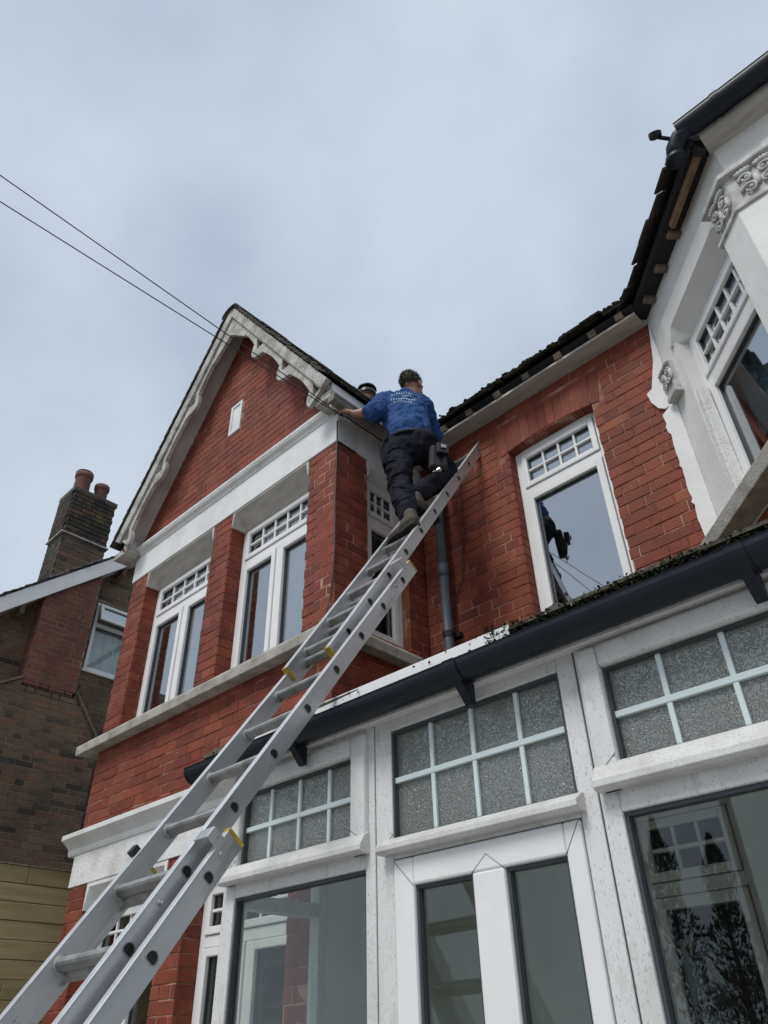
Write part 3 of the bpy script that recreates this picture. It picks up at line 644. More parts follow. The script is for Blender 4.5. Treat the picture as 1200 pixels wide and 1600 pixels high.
# corner pilaster: shaft and carved capital wrapping both faces
cor = FC.p(1.188, 0, 0)
def wrap(name, a, b, v0, v1, n, mt, parent, bev=.006, nb=-.02):
    """a block wrapping the corner: a metres along the canted face, b along the front"""
    q = n*math.tan(math.radians(22.5))
    lp = [FC.p(1.188-a, v0, nb), FC.p(1.188-a, v0, n), FC.p(1.188+q, v0, n), FF.p(b, v0, n), FF.p(b, v0, nb)]
    return MB().prism(lp, Z*(v1-v0)).build(name, mt, parent, bevel=bev)
pil = wrap('pilaster', .155, .20, 3.86, 4.94, .075, 'render_white', house); pil['label'] = 'corner pilaster with carved leaf capital'
wrap('capital_block', .165, .215, 4.94, 5.20, .060, 'carved_stone', pil); wrap('capital_moulding', .20, .25, 5.195, 5.235, .095, 'carved_stone', pil); wrap('capital_moulding', .18, .23, 4.915, 4.945, .088, 'carved_stone', pil)
def carve(fr, u0, u1, v0, v1, n, parent, seed):
    r = random.Random(seed); mb = MB(); w = u1-u0; h = v1-v0
    M = Matrix((fr.U, Z, fr.N)).transposed()
    k = max(2, int(w/.075))
    for i in range(k):
        uc = u0+w*(i+.5)/k; s = 1 if i % 2 else -1; R = min(.042, w/k*.46)
        for ring_, (vc, rr_) in enumerate(((v0+h*.30, R), (v0+h*.66, R*.85))):
            pts = [fr.p(uc+s*rr_*math.cos(a)*(1-.55*a/6.5), vc+rr_*math.sin(a)*(1-.55*a/6.5), n+.010+.004*a/6) for a in [i_*.45 for i_ in range(15)]]
            mb.tube(pts, .0085, 6, r2=.006)
            mb.ball(fr.p(uc+r.uniform(-.008, .008), vc, n+.012), (.013, .013, .012), 8, 5, M)
        for j in range(5):
            a = -.9+.45*j; mb.ball(fr.p(uc+.035*math.sin(a), v1-h*.16+.018*math.cos(a), n+.012), (.012, .020, .014), 8, 5, M @ Matrix.Rotation(-a, 3, 'Z'))
        mb.ball(fr.p(uc+w/k*.45, v0+h*.45, n+.008), (.016, .045, .014), 8, 6, M)
    mb.build('carving', 'carved_stone', parent, smooth=True)
carve(FC, 1.03, 1.19, 4.955, 5.19, .060, pil, 1); carve(FF, .02, .21, 4.955, 5.19, .060, pil, 2)
# half capital at the wall end
mb = MB(); mb.fbox(FC, .0, .12, 4.84, 5.07, -.01, .035); cap = mb.build('capital', 'carved_stone', house, bevel=.006, label='small carved capital where the bay meets the brick')
carve(FC, -.005, .125, 4.86, 5.06, .030, cap, 5)
MB().fbox(FC, .01, .135, 4.79, 4.825, -.01, .055).build('capital_moulding', 'carved_stone', cap, bevel=.005)
MB().hexa([FC.p(.205, 3.86, -.075), FC.p(.265, 3.86, -.075), FC.p(.265, 3.86, .0), FC.p(.205, 3.86, .0), FC.p(.205, 4.66, -.075), FC.p(.255, 4.70, -.075), FC.p(.255, 4.70, -.01), FC.p(.205, 4.66, -.01)]).build('jamb_board', 'flaking_paint', house, bevel=.004)

# ---- downpipe and cables
mb = MB(); mb.tube([(-2.80, 3.585, 5.45), (-2.80, 3.585, 4.42)], .034, 16); mb.tube([(-2.80, 3.585, 4.44), (-2.80, 3.585, 4.34)], .039, 16); mb.tube([(-2.80, 3.585, 4.36), (-2.80, 3.585, 3.15)], .034, 16)
dp = mb.build('downpipe', 'downpipe_grey', house, smooth=True, label='grey plastic downpipe in the corner beside the bay')
mb = MB(); mb.tube([(-2.80, 3.585, 3.86), (-2.80, 3.585, 3.90)], .040, 16); mb.box(-2.82, -2.73, 3.62, 3.66, 3.865, 3.895); mb.build('pipe_clip', 'black_plastic', dp)
mb = MB(); mb.tube([(-3.022, 2.728, 5.44), (-3.021, 2.730, 5.2), (-3.024, 2.728, 4.7), (-3.020, 2.730, 4.3), (-3.03, 2.728, 4.1), (-3.05, 2.728, 3.95), (-3.06, 2.70, 3.80)], .0055, 6); mb.build('cable', 'wire', house)
mb = MB(); mb.tube([(-2.62, 3.648, 5.2), (-2.63, 3.648, 4.7), (-2.68, 3.648, 4.3), (-2.74, 3.646, 4.2), (-2.90, 3.646, 3.75), (-2.92, 3.5, 3.60), (-2.96, 3.2, 3.3)], .0035, 5); mb.build('cable', 'wire', house)

# ---- chimney behind the gabled bay
ch = MB(); ch.box(-4.85, -4.45, 4.55, 4.95, 6.2, 8.02); chm = ch.build('chimney', 'soot_brick', house, label='chimney behind the gabled bay')
MB().lathe((-4.66, 4.70, 8.02), [(.11, 0), (.10, .05), (.09, .22), (.10, .23), (.10, .27), (.07, .27)], 16).build('chimney_pot', 'terracotta', chm)
mb = MB(); mb.lathe((-4.66, 4.70, 8.27), [(.112, 0), (.118, .01), (.118, .05), (.10, .055), (.09, .03)], 18)
for k in range(6): a = k*math.pi/3; mb.tube([(-4.66+.10*math.cos(a), 4.70+.10*math.sin(a), 8.31), (-4.66+.10*math.cos(a), 4.70+.10*math.sin(a), 8.38)], .008, 5)
mb.lathe((-4.66, 4.70, 8.375), [(.125, 0), (.12, .02), (.06, .05)], 18); mb.build('chimney_cowl', 'black_plastic', chm)

# ================================================================== NEIGHBOURING HOUSE
nb = thing('brick_house', (-11.5, 5, 0), 'neighbouring dark brown stock brick house with white sloping bargeboard and chimney', 'house')
XN = -9.6; FN = F((XN, 0, 0), (0, 1, 0)); vz = lambda y: 6.36+(y-2.76)*.885     # underside of the verge board
def wl(y0, y1, top=None): return [(XN, y0, 0), (XN, y1, 0)]
mb = MB(); RY = 6.4
hN = (4.02, 4.72, 6.02, 7.08)
slab(mb, FN, -1.0, 12, 0, 6.0, -.25, -.006, [])
mb.prism([FN.p(2.35, 6.0, -.006), FN.p(hN[0], 6.0, -.006), FN.p(hN[0], vz(hN[0]), -.006)], FN.N*-.25)
mb.prism([FN.p(hN[1], 6.0, -.006), FN.p(10.4, 6.0, -.006), FN.p(RY, vz(RY), -.006), FN.p(hN[1], vz(hN[1]), -.006)], FN.N*-.25)
mb.prism([FN.p(hN[0], 7.08, -.006), FN.p(hN[1], 7.08, -.006), FN.p(hN[1], vz(hN[1]), -.006), FN.p(hN[0], vz(hN[0]), -.006)], FN.N*-.25)
mb.fbox(FN, hN[0], hN[1], 6.0, 6.02, -.25, -.006)
nw = mb.build('wall', 'old_mortar', nb)
def nspan(y0, y1, brk):
    def g(a, b):
        s = max(y0, 2.76+(a+.06-6.36)/.885) if b > 6.1 else y0
        r = [(s, y1)] if s < y1 else []
        for h in brk:
            if min(b, h[3])-max(a, h[2]) > .03: r = [q for (c, e) in r for q in ((c, min(e, h[0])), (max(e if h[1] > e else h[1], c), e)) if q[1]-q[0] > .02]
        return r
    return g
FNb = F((XN+.22, 0, 0), (0, 1, 0)); BR = (3.19, 3.90)
lay('nb', nw, FN, 2.4, 7.9, nspan(1.2, 6.0, [hN, (BR[0], BR[1], 5.55, 9)]), mt='old_brick', gap=.011)
# chimney breast with sloping shoulders
mb = MB(); mb.prism([FN.p(BR[0], 5.4, .214), FN.p(BR[1], 5.4, .214), FN.p(BR[1], vz(BR[1])+.1, .214), FN.p(BR[0], vz(BR[0])+.1, .214)], FN.N*-.3)
mb.prism([FN.p(2.62, 0, .214), FN.p(4.36, 0, .214), FN.p(4.36, 4.95, .214), FN.p(BR[1], 5.55, .214), FN.p(BR[0], 5.55, .214), FN.p(2.62, 5.20, .214)], FN.N*-.2)
bw = mb.build('chimney_breast', 'old_mortar', nb, label='projecting chimney breast with a redder upper part')
def breast(a, b):
    l = 2.62 if a < 5.18 else 2.62+(a-5.18)*(BR[0]-2.62)/.35; r = 4.36 if a < 4.93 else 4.36-(a-4.93)*(4.36-BR[1])/.6
    return [(min(l, BR[0]), max(r, BR[1]))]
lay('nb', bw, FNb, 2.4, 5.5, breast, mt='old_brick', gap=.011, n=-.002); lay('nb', bw, FNb, 5.5, 7.35, lambda a, b: [(max(BR[0], 2.76+(b-6.46)/.885), BR[1])] if b < 7.4 else [], mt='old_brick_red', gap=.011, n=-.002); lay('nb', bw, F((XN, BR[0], 0), (1, 0, 0)), 5.5, 6.75, minus(0, .216, []), mt='old_brick_red', gap=.011, n=.006)
fs_ = F((XN+.22, BR[0], 0), (-1, 0, 0)); 
for (ya, za, yb, zb) in ((2.60, 5.19, BR[0], 5.56), (4.38, 4.94, BR[1], 5.56)):
    d = V((0, yb-ya, zb-za)); nn = V((0, -d.z, d.y)).normalized()*(.028 if yb > ya else -.028)
    MB().prism([V((XN+.25, ya, za)), V((XN+.25, yb, zb)), V((XN+.25, yb, zb))+nn, V((XN+.25, ya, za))+nn], (-.24, 0, 0)).build('shoulder_tile', 'old_wood', bw)
# window with open fanlight
FNw = F((XN, 0, 0), (0, 1, 0)); mb = MB(); mb.ring(FNw, hN[0], hN[1], hN[2], hN[3], .05, -.10, -.02); mb.fbox(FNw, hN[0]+.05, hN[1]-.05, 6.70, 6.755, -.10, -.02); mb.fbox(FNw, hN[0]-.03, hN[1]+.03, hN[2]-.045, hN[2], -.10, .03)
nwin = mb.build('window', 'upvc', nb, bevel=.005, label='small white window with its fanlight propped open')
MB().fbox(FNw, hN[0]+.05, hN[1]-.05, hN[2]+.05, 6.70, -.07, -.066).build('pane', 'clear_glass', nwin)
MB().ring(FNw, hN[0]+.05, hN[1]-.05, hN[2]+.05, 6.70, .012, -.066, -.055).build('gasket', 'gasket', nwin)
curtain(nb, FNw, hN[0]+.02, hN[1]-.02, hN[2], 6.72, -.12)
mb = MB(); fl = [(hN[0]+.03, -.02), (hN[1]-.03, -.02)]
def fp(u, t, n): return FNw.p(u, 7.04-t*.93, -.015+t*.36+n)      # fanlight hinged at the top, swung outwards
def fbar(u0, u1, t0, t1): mb.hexa([fp(u, t, n) for n in (0, .05) for (u, t) in ((u0, t0), (u1, t0), (u1, t1), (u0, t1))])
a, b = hN[0]+.03, hN[1]-.03
fbar(a, a+.05, 0, .31); fbar(b-.05, b, 0, .31); fbar(a+.05, b-.05, 0, .05); fbar(a+.05, b-.05, .26, .31)
mb.build('fanlight', 'upvc', nwin, bevel=.004); MB().hexa([fp(u, t, n) for n in (.02, .024) for (u, t) in ((a+.05, .05), (b-.05, .05), (b-.05, .26), (a+.05, .26))]).build('pane', 'coated_glass', nwin)
MB().box(XN-2, XN-.26, 3.7, 5.2, 5.6, 7.3).build('interior', 'room_dark', nb)
# verge: white bargeboard, tiles
def vp(y, h, n): return FN.p(y, vz(y)+h, n)
mb = MB(); mb.hexa([vp(1.2, 0, .26), vp(RY, 0, .26), vp(RY, 0, .285), vp(1.2, 0, .285), vp(1.2, .25, .26), vp(RY, .25, .26), vp(RY, .25, .285), vp(1.2, .25, .285)]); mb.build('bargeboard', 'upvc', nb, bevel=.003, label='plain white sloping bargeboard')
mb = MB(); mb.hexa([vp(1.2, 0.01, -.01), vp(RY, 0.01, -.01), vp(RY, .01, .24), vp(1.2, .01, .24), vp(1.2, .03, -.01), vp(RY, .03, -.01), vp(RY, .03, .24), vp(1.2, .03, .24)]); mb.build('soffit', 'soffit_paint', nb)
mb = MB(); mb.hexa([vp(1.2, .225, -5), vp(RY, .225, -5), vp(RY, .225, .24), vp(1.2, .225, .24), vp(1.2, .245, -5), vp(RY, .245, -5), vp(RY, .245, .26), vp(1.2, .245, .26)])
nroof = mb.build('roof', 'dark_felt', nb); MB().hexa([FN.p(u, v, n) for (u, v) in ((RY, vz(RY)+.22), (10.5, 5.9)) for (v, n) in ((v, -5), (v+.02, -5), (v+.02, .26), (v, .26))]).build('roof', 'dark_felt', nb)
so_ = vp(1.25, .25, .30); sd_ = V((0, 1, .885)).normalized(); tile_slope(nroof, so_, (-1, 0, 0), sd_, 14, 48, mt='roof_tile', jit=1.6, singles=0)
for y in (2.95, 4.22): MB().fbox(FN, y-.03, y+.03, vz(y)-.12, vz(y)+.02, 0, .20).build('bracket', 'old_wood', nb)
# the stack
XC = XN+.12
sb = MB(); sb.box(XC-.46, XC-.006, 3.206, 3.874, 6.95, 8.66); stk = sb.build('chimney', 'soot_mortar', nb, label='sooty brick chimney stack with two clay pots')
fcx = F((XC, 3.2, 0), (0, 1, 0)); fcy = F((XC-.466, 3.2, 0), (1, 0, 0))
lay('nbc', stk, fcx, 6.9, 7.875, minus(0, .68, []), mt='old_brick', gap=.012); lay('nbc', stk, fcx, 7.9, 8.72, minus(0, .68, []), mt='soot_brick', gap=.012, n=.02)
lay('nbc', stk, fcy, 6.9, 7.875, minus(0, .466, []), mt='soot_brick', gap=.012, phase=.1); lay('nbc', stk, fcy, 7.9, 8.72, minus(0, .466, []), mt='soot_brick', gap=.012, phase=.1, n=.02)
MB().box(XC-.49, XC+.032, 3.168, 3.912, 7.868, 7.892).build('string_course', 'stone_sill', stk)
MB().box(XC-.48, XC+.018, 3.18, 3.898, 8.655, 8.73).build('flaunching', 'soot_mortar', stk)
for (y, h, r) in ((3.36, .50, .135), (3.68, .43, .115)):
    MB().lathe((XC-.22, y, 8.66), [(r*1.05, 0), (r*.95, .05), (r*.86, h-.10), (r*.88, h-.095), (r*1.0, h-.08), (r*1.04, h-.05), (r*1.02, h), (r*.8, h), (r*.76, h-.12)], 18).build('chimney_pot', 'terracotta', stk, smooth=True)
MB().lathe((XC-.22, 3.36, 9.14), [(.135, 0), (.14, .03), (.13, .05), (.09, .05)], 16).build('pot_cap', 'black_gutter', stk)
for k in range(7):                                 # stepped lead flashing
    y = 3.2+k*.10; z0 = vz(y)+.24; MB().hexa([(XC-.01, y, z0), (XC+.014, y, z0), (XC+.014, y+.11, z0+.07), (XC-.01, y+.11, z0+.07), (XC-.01, y, z0+.13), (XC+.01, y, z0+.13), (XC+.01, y+.11, z0+.20), (XC-.01, y+.11, z0+.20)]).build('lead_flashing', 'lead', stk)

# ================================================================== TIMBER FENCE
fe = thing('timber_fence', (-6.8, 3.0, 0), 'tall fence of pale horizontal timber boards beside the brick bay', 'fence')
FE = F((-6.8, -.5, 0), (0, 1, 0)); bh = .1335; top = 2.93; k = 0; z1 = top
while z1 > .1:
    u = -.55*(k % 2)-.3*(k % 3); 
    while u < 9:
        Lb = 1.2 if k % 2 else 1.65; a, b = max(0, u), min(9, u+Lb)
        if b-a > .05: MB().fbox(FE, a+.002, b-.002, z1-bh+.003, z1-.003, -.03, random.uniform(-.003, .003)).build('board', 'fence_wood', fe, bevel=.004)
        u += Lb
    z1 -= bh; k += 1
for u in range(0, 10, 3): MB().fbox(FE, u, u+.1, 0, top-.02, -.13, -.031).build('post', 'fence_wood', fe)
MB().fbox(FE, 0, 9, top, top+.012, -.05, .008).build('capping_strip', 'debris', fe)
# ================================================================== GLAZED PORCH
po = thing('glazed_porch', (-1.4, 2.9, 0), 'white plastic framed glazed porch with leaded style fanlights and black gutter', 'porch')
FP = F((0, 2.17, 0), (1, 0, 0))
def seam(fr, a, b, n, parent, w=.0007):
    d = V((b[0]-a[0], b[1]-a[1], 0)).normalized(); q = (-d.y*w, d.x*w)
    MB().prism([fr.p(a[0]+q[0], a[1]+q[1], n-.002), fr.p(b[0]+q[0], b[1]+q[1], n-.002), fr.p(b[0]-q[0], b[1]-q[1], n-.002), fr.p(a[0]-q[0], a[1]-q[1], n-.002)], fr.N*.0026).build('seam', 'gasket', parent)
def unit(u0, u1, jl, jr, door=False):
    mb = MB(); mb.fbox(FP, u0, jl, 0, 2.725, -.07, 0); mb.fbox(FP, jr, u1, 0, 2.725, -.07, 0); mb.fbox(FP, jl, jr, 2.668, 2.725, -.07, 0)
    if not door: mb.fbox(FP, jl, jr, 2.172, 2.245, -.07, 0); mb.fbox(FP, jl, jr, 0, .72, -.07, 0)
    else: mb.fbox(FP, jl, jr, 2.182, 2.245, -.07, 0)
    return mb.build('window', 'upvc_dirty', po, bevel=.005)
BARS = []
def fanlight(par, o, g, cols, rowz, proud=True):
    """o: outer sash rect, g: glass rect"""
    if proud:
        mb = MB(); mb.fbox(FP, o[0], g[0], o[2], o[3], -.01, .028); mb.fbox(FP, g[1], o[1], o[2], o[3], -.01, .028); mb.fbox(FP, g[0], g[1], g[3], o[3], -.01, .028); mb.build('sash', 'upvc_dirty', par, bevel=.012)
    lo = o[2]; hi = g[2]
    MB().profile(FP, [(-.02, lo), (.042, lo), (.056, lo+.010), (.056, lo+.030), (.030, hi-.010), (.010, hi+.002), (-.02, hi)], o[0]-.004, o[1]+.004).build('drip_rail', 'upvc_sill', par, bevel=.003)
    MB().ring(FP, g[0], g[1], g[2], g[3], .008, -.03, -.006).build('gasket', 'gasket', par)
    MB().fbox(FP, g[0], g[1], g[2], g[3], -.036, -.030).build('pane', 'hammered_glass', par)
    for u in cols: MB().fbox(FP, u-.009, u+.009, g[2], g[3], -.030, -.016).build('glazing_bar', 'glazing_bar_pale', par, bevel=.003)
    MB().fbox(FP, g[0], g[1], rowz-.011, rowz+.011, -.030, -.013).build('glazing_bar', 'glazing_bar_pale', par, bevel=.003)
    seam(FP, (o[0]+.002, lo+.045), (g[0], hi+.02), .0285 if proud else .0005, par); seam(FP, (o[1]-.002, lo+.045), (g[1], hi+.02), .0285 if proud else .0005, par)
def lower_pane(par, g):
    MB().ring(FP, g[0], g[1], g[2], g[3], .012, -.045, -.012).build('gasket', 'gasket', par); MB().fbox(FP, g[0], g[1], g[2], g[3], -.036, -.032).build('pane', 'clear_glass', par)
ul = unit(-3.10, -2.133, -3.016, -2.186); ul['label'] = 'porch window whose fanlight reflects bare branches, beside the bay'
fanlight(ul, (-3.072, -2.165, 2.222, 2.69), (-2.99, -2.25, 2.30, 2.612), (-2.815, -2.618, -2.423), 2.452); lower_pane(ul, (-3.016, -2.186, .72, 2.172))
um = unit(-2.127, -1.163, -2.038, -1.232, door=True); um['label'] = 'porch frame with fixed fanlight above the door'
fanlight(um, (-2.076, -1.212, 2.196, 2.69), (-2.036, -1.234, 2.252, 2.662), (-1.838, -1.637, -1.428), 2.470, proud=False)
ur = unit(-1.157, -.150, -1.093, -.215); ur['label'] = 'porch window reflecting dark trees'
fanlight(ur, (-1.141, -.165, 2.232, 2.70), (-1.062, -.24, 2.316, 2.624), (-.873, -.665, -.455), 2.466); lower_pane(ur, (-1.093, -.215, .72, 2.172))
ux = unit(-.143, .90, -.08, .83); fanlight(ux, (-.125, .885, 2.232, 2.70), (-.045, .805, 2.316, 2.624), (.17, .38, .59), 2.466); lower_pane(ux, (-.08, .83, .72, 2.172))
# door
mb = MB(); D0, D1 = -2.034, -1.236; P1, P2, P3, P4 = -1.938, -1.672, -1.540, -1.300
for a, b in ((D0, P1), (P2, P3), (P4, D1)): mb.fbox(FP, a, b, .03, 2.086 if a == P2 else 2.178, -.05, .008)
mb.fbox(FP, P1, P4, 2.084, 2.178, -.05, .0085); mb.fbox(FP, P1, P4, .03, .85, -.05, .0085)
dr = mb.build('door', 'upvc', po, bevel=.008, label='white porch door with two tall glass panes')
for a, b in ((P1, P2), (P3, P4)):
    MB().ring(FP, a, b, .85, 2.084, .012, -.035, -.008).build('gasket', 'gasket', dr); MB().fbox(FP, a, b, .85, 2.084, -.03, -.026).build('pane', 'clear_glass', dr)
for q in (((P1, 2.084), (D0+.004, 2.174)), ((P4, 2.084), (D1-.004, 2.174)), ((P2, 2.084), (-1.606, 2.135)), ((P3, 2.084), (-1.606, 2.135))): seam(FP, q[0], q[1], .0088, dr)
mb = MB(); mb.fbox(FP, -1.285, -1.262, 1.0, 1.22, .008, .016); mb.tube([FP.p(-1.273, 1.13, .016), FP.p(-1.273, 1.13, .05), FP.p(-1.38, 1.13, .055)], .010, 8); mb.build('door_handle', 'steel', dr)
# joints between the units
for u in (-2.130, -1.160, -.1465): MB().fbox(FP, u-.0035, u+.0035, 0, 2.725, -.06, -.006).build('joint', 'gasket', po)
# left return up to the bay
FQ = F((-3.10, 2.74, 0), (0, -1, 0)); mb = MB(); mb.fbox(FQ, 0, .05, 0, 2.72, -.07, 0); mb.fbox(FQ, .05, .50, 2.14, 2.20, -.07, 0); mb.fbox(FQ, .05, .50, 2.66, 2.72, -.07, 0); mb.fbox(FQ, .05, .50, 0, .72, -.07, 0)
uq = mb.build('window', 'upvc_dirty', po, bevel=.005); MB().fbox(FQ, .05, .50, .72, 2.14, -.037, -.033).build('pane', 'clear_glass', uq); MB().fbox(FQ, .05, .50, 2.20, 2.66, -.037, -.033).build('pane', 'clear_glass', uq)
mb = MB(); mb.box(.83, .90, 2.24, 2.31, 0, 2.72); mb.box(.83, .90, 2.31, 2.78, 0, .72); mb.box(.83, .90, 2.31, 2.78, 2.66, 2.72); mb.build('side_frame', 'upvc_dirty', po); MB().box(.86, .865, 2.31, 2.78, .72, 2.66).build('pane', 'clear_glass', po)
# head, soffit, ceiling, roof
MB().box(-3.14, .94, 2.125, 2.17, 2.712, 2.80).build('fascia', 'upvc_dirty', po, bevel=.004)
MB().box(-3.09, 2.0, 2.245, 3.648, 2.735, 2.755).build('ceiling', 'plaster', po)
mb = MB(); mb.prism([(-3.025, 2.10, 2.815), (-3.025, 3.655, 3.30), (-3.025, 3.655, 3.27), (-3.025, 2.10, 2.785)], (4.0, 0, 0)); mb.prism([(-3.27, 2.10, 2.815), (-3.27, 2.72, 3.009), (-3.27, 2.72, 2.979), (-3.27, 2.10, 2.785)], (.24, 0, 0))
pr = mb.build('roof', 'dark_felt', po)
tile_slope(pr, (-3.02, 2.085, 2.815), (1, 0, 0), (0, 1.56, .485), 13, 5, tw=.30, gauge=.33, tl=.40, th=.012, mt='grey_tile', singles=40)
mb = MB(); mb.box(-3.27, -3.04, 2.085, 2.5, 2.83, 2.85); mb.build('roof_tile', 'grey_tile', pr)
GZ, GY = 2.768, 2.068
gt = half_gutter((-3.30, GY, GZ), (1.2, GY, GZ), .064, 'black_gutter', po, label='long black half round gutter of the porch')
MB().prism([(-3.302, GY+.066*math.cos(a), GZ+.066*math.sin(a)) for a in [math.pi+math.pi*i/12 for i in range(13)]], (.012, 0, 0)).build('stop_end', 'black_gutter', gt)
for x in (-2.52, -1.575, -.50, .45):
    half_gutter((x-.028, GY, GZ), (x+.028, GY, GZ), .0695, 'black_gutter', gt, 'gutter_union')
    MB().prism([(x-.018, 2.04, 2.705), (x-.018, 2.124, 2.71), (x-.018, 2.124, 2.63), (x-.018, 2.108, 2.63)], (.036, 0, 0)).build('bracket', 'black_gutter', gt)
MB().box(-2.95, -1.34, 2.072, 2.076, 2.80, 2.858).build('drip_strip', 'upvc', gt)
rr = random.Random(11); ms = MB(); db = MB()
for i in range(16000):
    x = rr.uniform(-3.25, 1.1); dens = .5+.5*math.sin(x*3.1)+.5*math.sin(x*7.7+1)
    if x < -1.45 and rr.random() < .93: continue
    if rr.random() > .35+.45*dens: continue
    y = rr.uniform(2.06, 2.12); z = 2.80+rr.random()**1.3*(.052+.020*dens); s = rr.uniform(.003, .009)
    c = V((x, y, z)); d1 = V((rr.gauss(0, 1), rr.gauss(0, 1), rr.gauss(0, 1))).normalized()*s; d2 = V((rr.gauss(0, 1), rr.gauss(0, 1), rr.gauss(0, 1))).normalized()*s*.55
    pale = x > -1.4 and rr.random() < .22 and z > 2.835
    (db if pale else ms).add([c-d1, c+d2, c+d1, c-d2], [(0, 1, 2, 3)])
    if not pale: d3 = d1.cross(d2).normalized()*s*.7; ms.add([c-d1, c+d3, c+d1, c-d3], [(0, 1, 2, 3)])
ms.build('moss', 'moss', pr, kind='stuff', fix=False); db.build('debris', 'debris', pr, kind='stuff', fix=False)
for (x, y, z, s) in ((-1.16, 2.10, 2.845, 1.), (-3.19, 2.10, 2.835, 1.0)):
    prof = [(.05*math.cos(a), .035*math.sin(a)) for a in [math.pi*i/8 for i in range(9)]] + [(.036*math.cos(a), .022*math.sin(a)) for a in [math.pi*(8-i)/8 for i in range(9)]]
    MB().prism([V((x+a*s, y, z+b*s)) for a, b in prof], V((.01, .10, .03))).build('broken_tile', 'grey_tile', pr)
struct(MB().box(-3.0, 2.0, 2.25, 3.64, -.015, .02).build('porch_floor', 'paving'))

# ================================================================== EXTENSION LADDER
ld = thing('extension_ladder', (-2.4, .0, 0), 'long aluminium triple extension ladder leaning over the porch to the red brick wall', 'ladder')
PITCHR = .2775
def d_loop(r=.0172):
    """D-shaped rung section in (along, normal)"""
    lp = []
    for i in range(16):
        a = 2*math.pi*i/16; c, s = math.cos(a)*r, math.sin(a)*r
        lp.append((max(c, -r*.62), s*(1.0 if c > -r*.62 else .82)))
    return lp
def section(P0, u, xl, k0, k1, caps_top, caps_bot, feet=False):
    P0 = V(P0); u = V(u).normalized(); X = (V((1, 0, 0))-u*u.x).normalized(); n = X.cross(u)
    TH, HD = .027, .036; wd = P0.x-xl
    def Q(l, x, d): return P0 + u*l + X*x + n*d          # x measured from the right outer face
    L0, L1 = k0*PITCHR, k1*PITCHR
    ks = [k for k in range(math.ceil(k0+.25), math.floor(k1-.12)+1)]
    for side in (0, 1):                                 # right rail, left rail
        xo = 0 if side == 0 else -wd; sg = -1 if side == 0 else 1
        bm = bmesh.new(); loops = [[(L0, -HD), (L1, -HD), (L1, HD), (L0, HD)]] + [[(k*PITCHR+a, b) for a, b in d_loop(.0205)] for k in ks]
        for x in (xo, xo+sg*.004):
            es = []
            for lp in loops:
                vs = [bm.verts.new(Q(l, x, d)) for l, d in lp]; es += [bm.edges.new((vs[i], vs[(i+1) % len(vs)])) for i in range(len(vs))]
            bmesh.ops.triangle_fill(bm, use_beauty=True, use_dissolve=False, edges=es)
        mb = MB()
        def rb(l0, l1, x0, x1, d0, d1): mb.hexa([Q(l, x, d) for d in (d0, d1) for (l, x) in ((l0, x0), (l1, x0), (l1, x1), (l0, x1))])
        rb(L0, L1, xo+sg*.0041, xo+sg*TH, HD-.004, HD); rb(L0, L1, xo+sg*.0041, xo+sg*TH, -HD, -HD+.004); rb(L0, L1, xo+sg*(TH-.004), xo+sg*TH, -HD+.0041, HD-.0041)
        m2 = mb.mesh('tmp'); bm.from_mesh(m2); bmesh.ops.recalc_face_normals(bm, faces=bm.faces)
        m = bpy.data.meshes.new('rail'); bm.to_mesh(m); bm.free(); bpy.data.meshes.remove(m2); m.materials.append(MATS['aluminium']); link('rail', m, ld)
        e = MB(); mb = e; rb(L0, L1, xo+sg*-.0015, xo+sg*(TH+.0015), HD+.0003, HD+.004); e.build('rail_edge', 'aluminium_edge', ld, bevel=.0015)
        for cap, l in ((caps_top, L1), (caps_bot, L0)):
            if cap:
                c = MB(); mb = c; s = 1 if l == L1 else -1; a, b = sorted((l-s*.004, l+s*.014)); rb(a, b, xo-sg*.002, xo+sg*(TH+.002), -HD-.003, HD+.006); c.build('end_cap', 'yellow_cap', ld, bevel=.005)
        if feet:
            c = MB(); mb = c; rb(L0-.03, L0+.05, xo-sg*.006, xo+sg*(TH+.006), -HD-.008, HD+.008); c.build('foot', 'black_plastic', ld, bevel=.006)
    lo = d_loop(.0222); li = d_loop(.0190)
    for k in ks:
        l = k*PITCHR; xs = (.0025, -wd-.0025); vs = []
        for x in xs:
            vs += [Q(l+a, x, b) for a, b in lo]; vs += [Q(l+a, x, b) for a, b in li]
        m = 16; fs = []
        for i in range(m):
            j = (i+1) % m; fs += [(i, j, 2*m+j, 2*m+i), (m+i, 3*m+i, 3*m+j, m+j), (i, m+i, m+j, j), (2*m+i, 2*m+j, 3*m+j, 3*m+i)]
        MB().add(vs, fs).build('rung', 'rung_metal', ld)
        MB().add([Q(l+a, -.004, b_) for a, b_ in li], [tuple(range(16))]).build('rung_hole_shade', 'black_plastic', ld, fix=False); c = MB(); c.lathe(Q(l, -wd+TH, 0), [(.029, 0), (.029, .003), (.0225, .007)], 14, axis=X); c.build('ferrule', 'rung_metal', ld)  # black disc in the right rung end paints the shade inside the hollow tube
    return Q
uB = (-.024, .587, .809)
QA = section((-2.152, 1.286, 1.832), uB, -2.695, -8.0, 1.57, True, False, feet=True)
QB = section((-2.222, 1.249, 1.855), uB, -2.640, -4.4, 8.58, True, True)
QC = section((-2.346, 2.223, 3.254), (-.024, .565, .825), -2.672, -.62, 9.45, False, True)
def bracket(Q, l, x0, x1, d0, d1, h=.06, mt='aluminium_edge', nm='guide_bracket'):
    MB().hexa([Q(l+a, x, d) for d in (d0, d1) for (a, x) in ((-h/2, x0), (h/2, x0), (h/2, x1), (-h/2, x1))]).build(nm, mt, ld, bevel=.002)
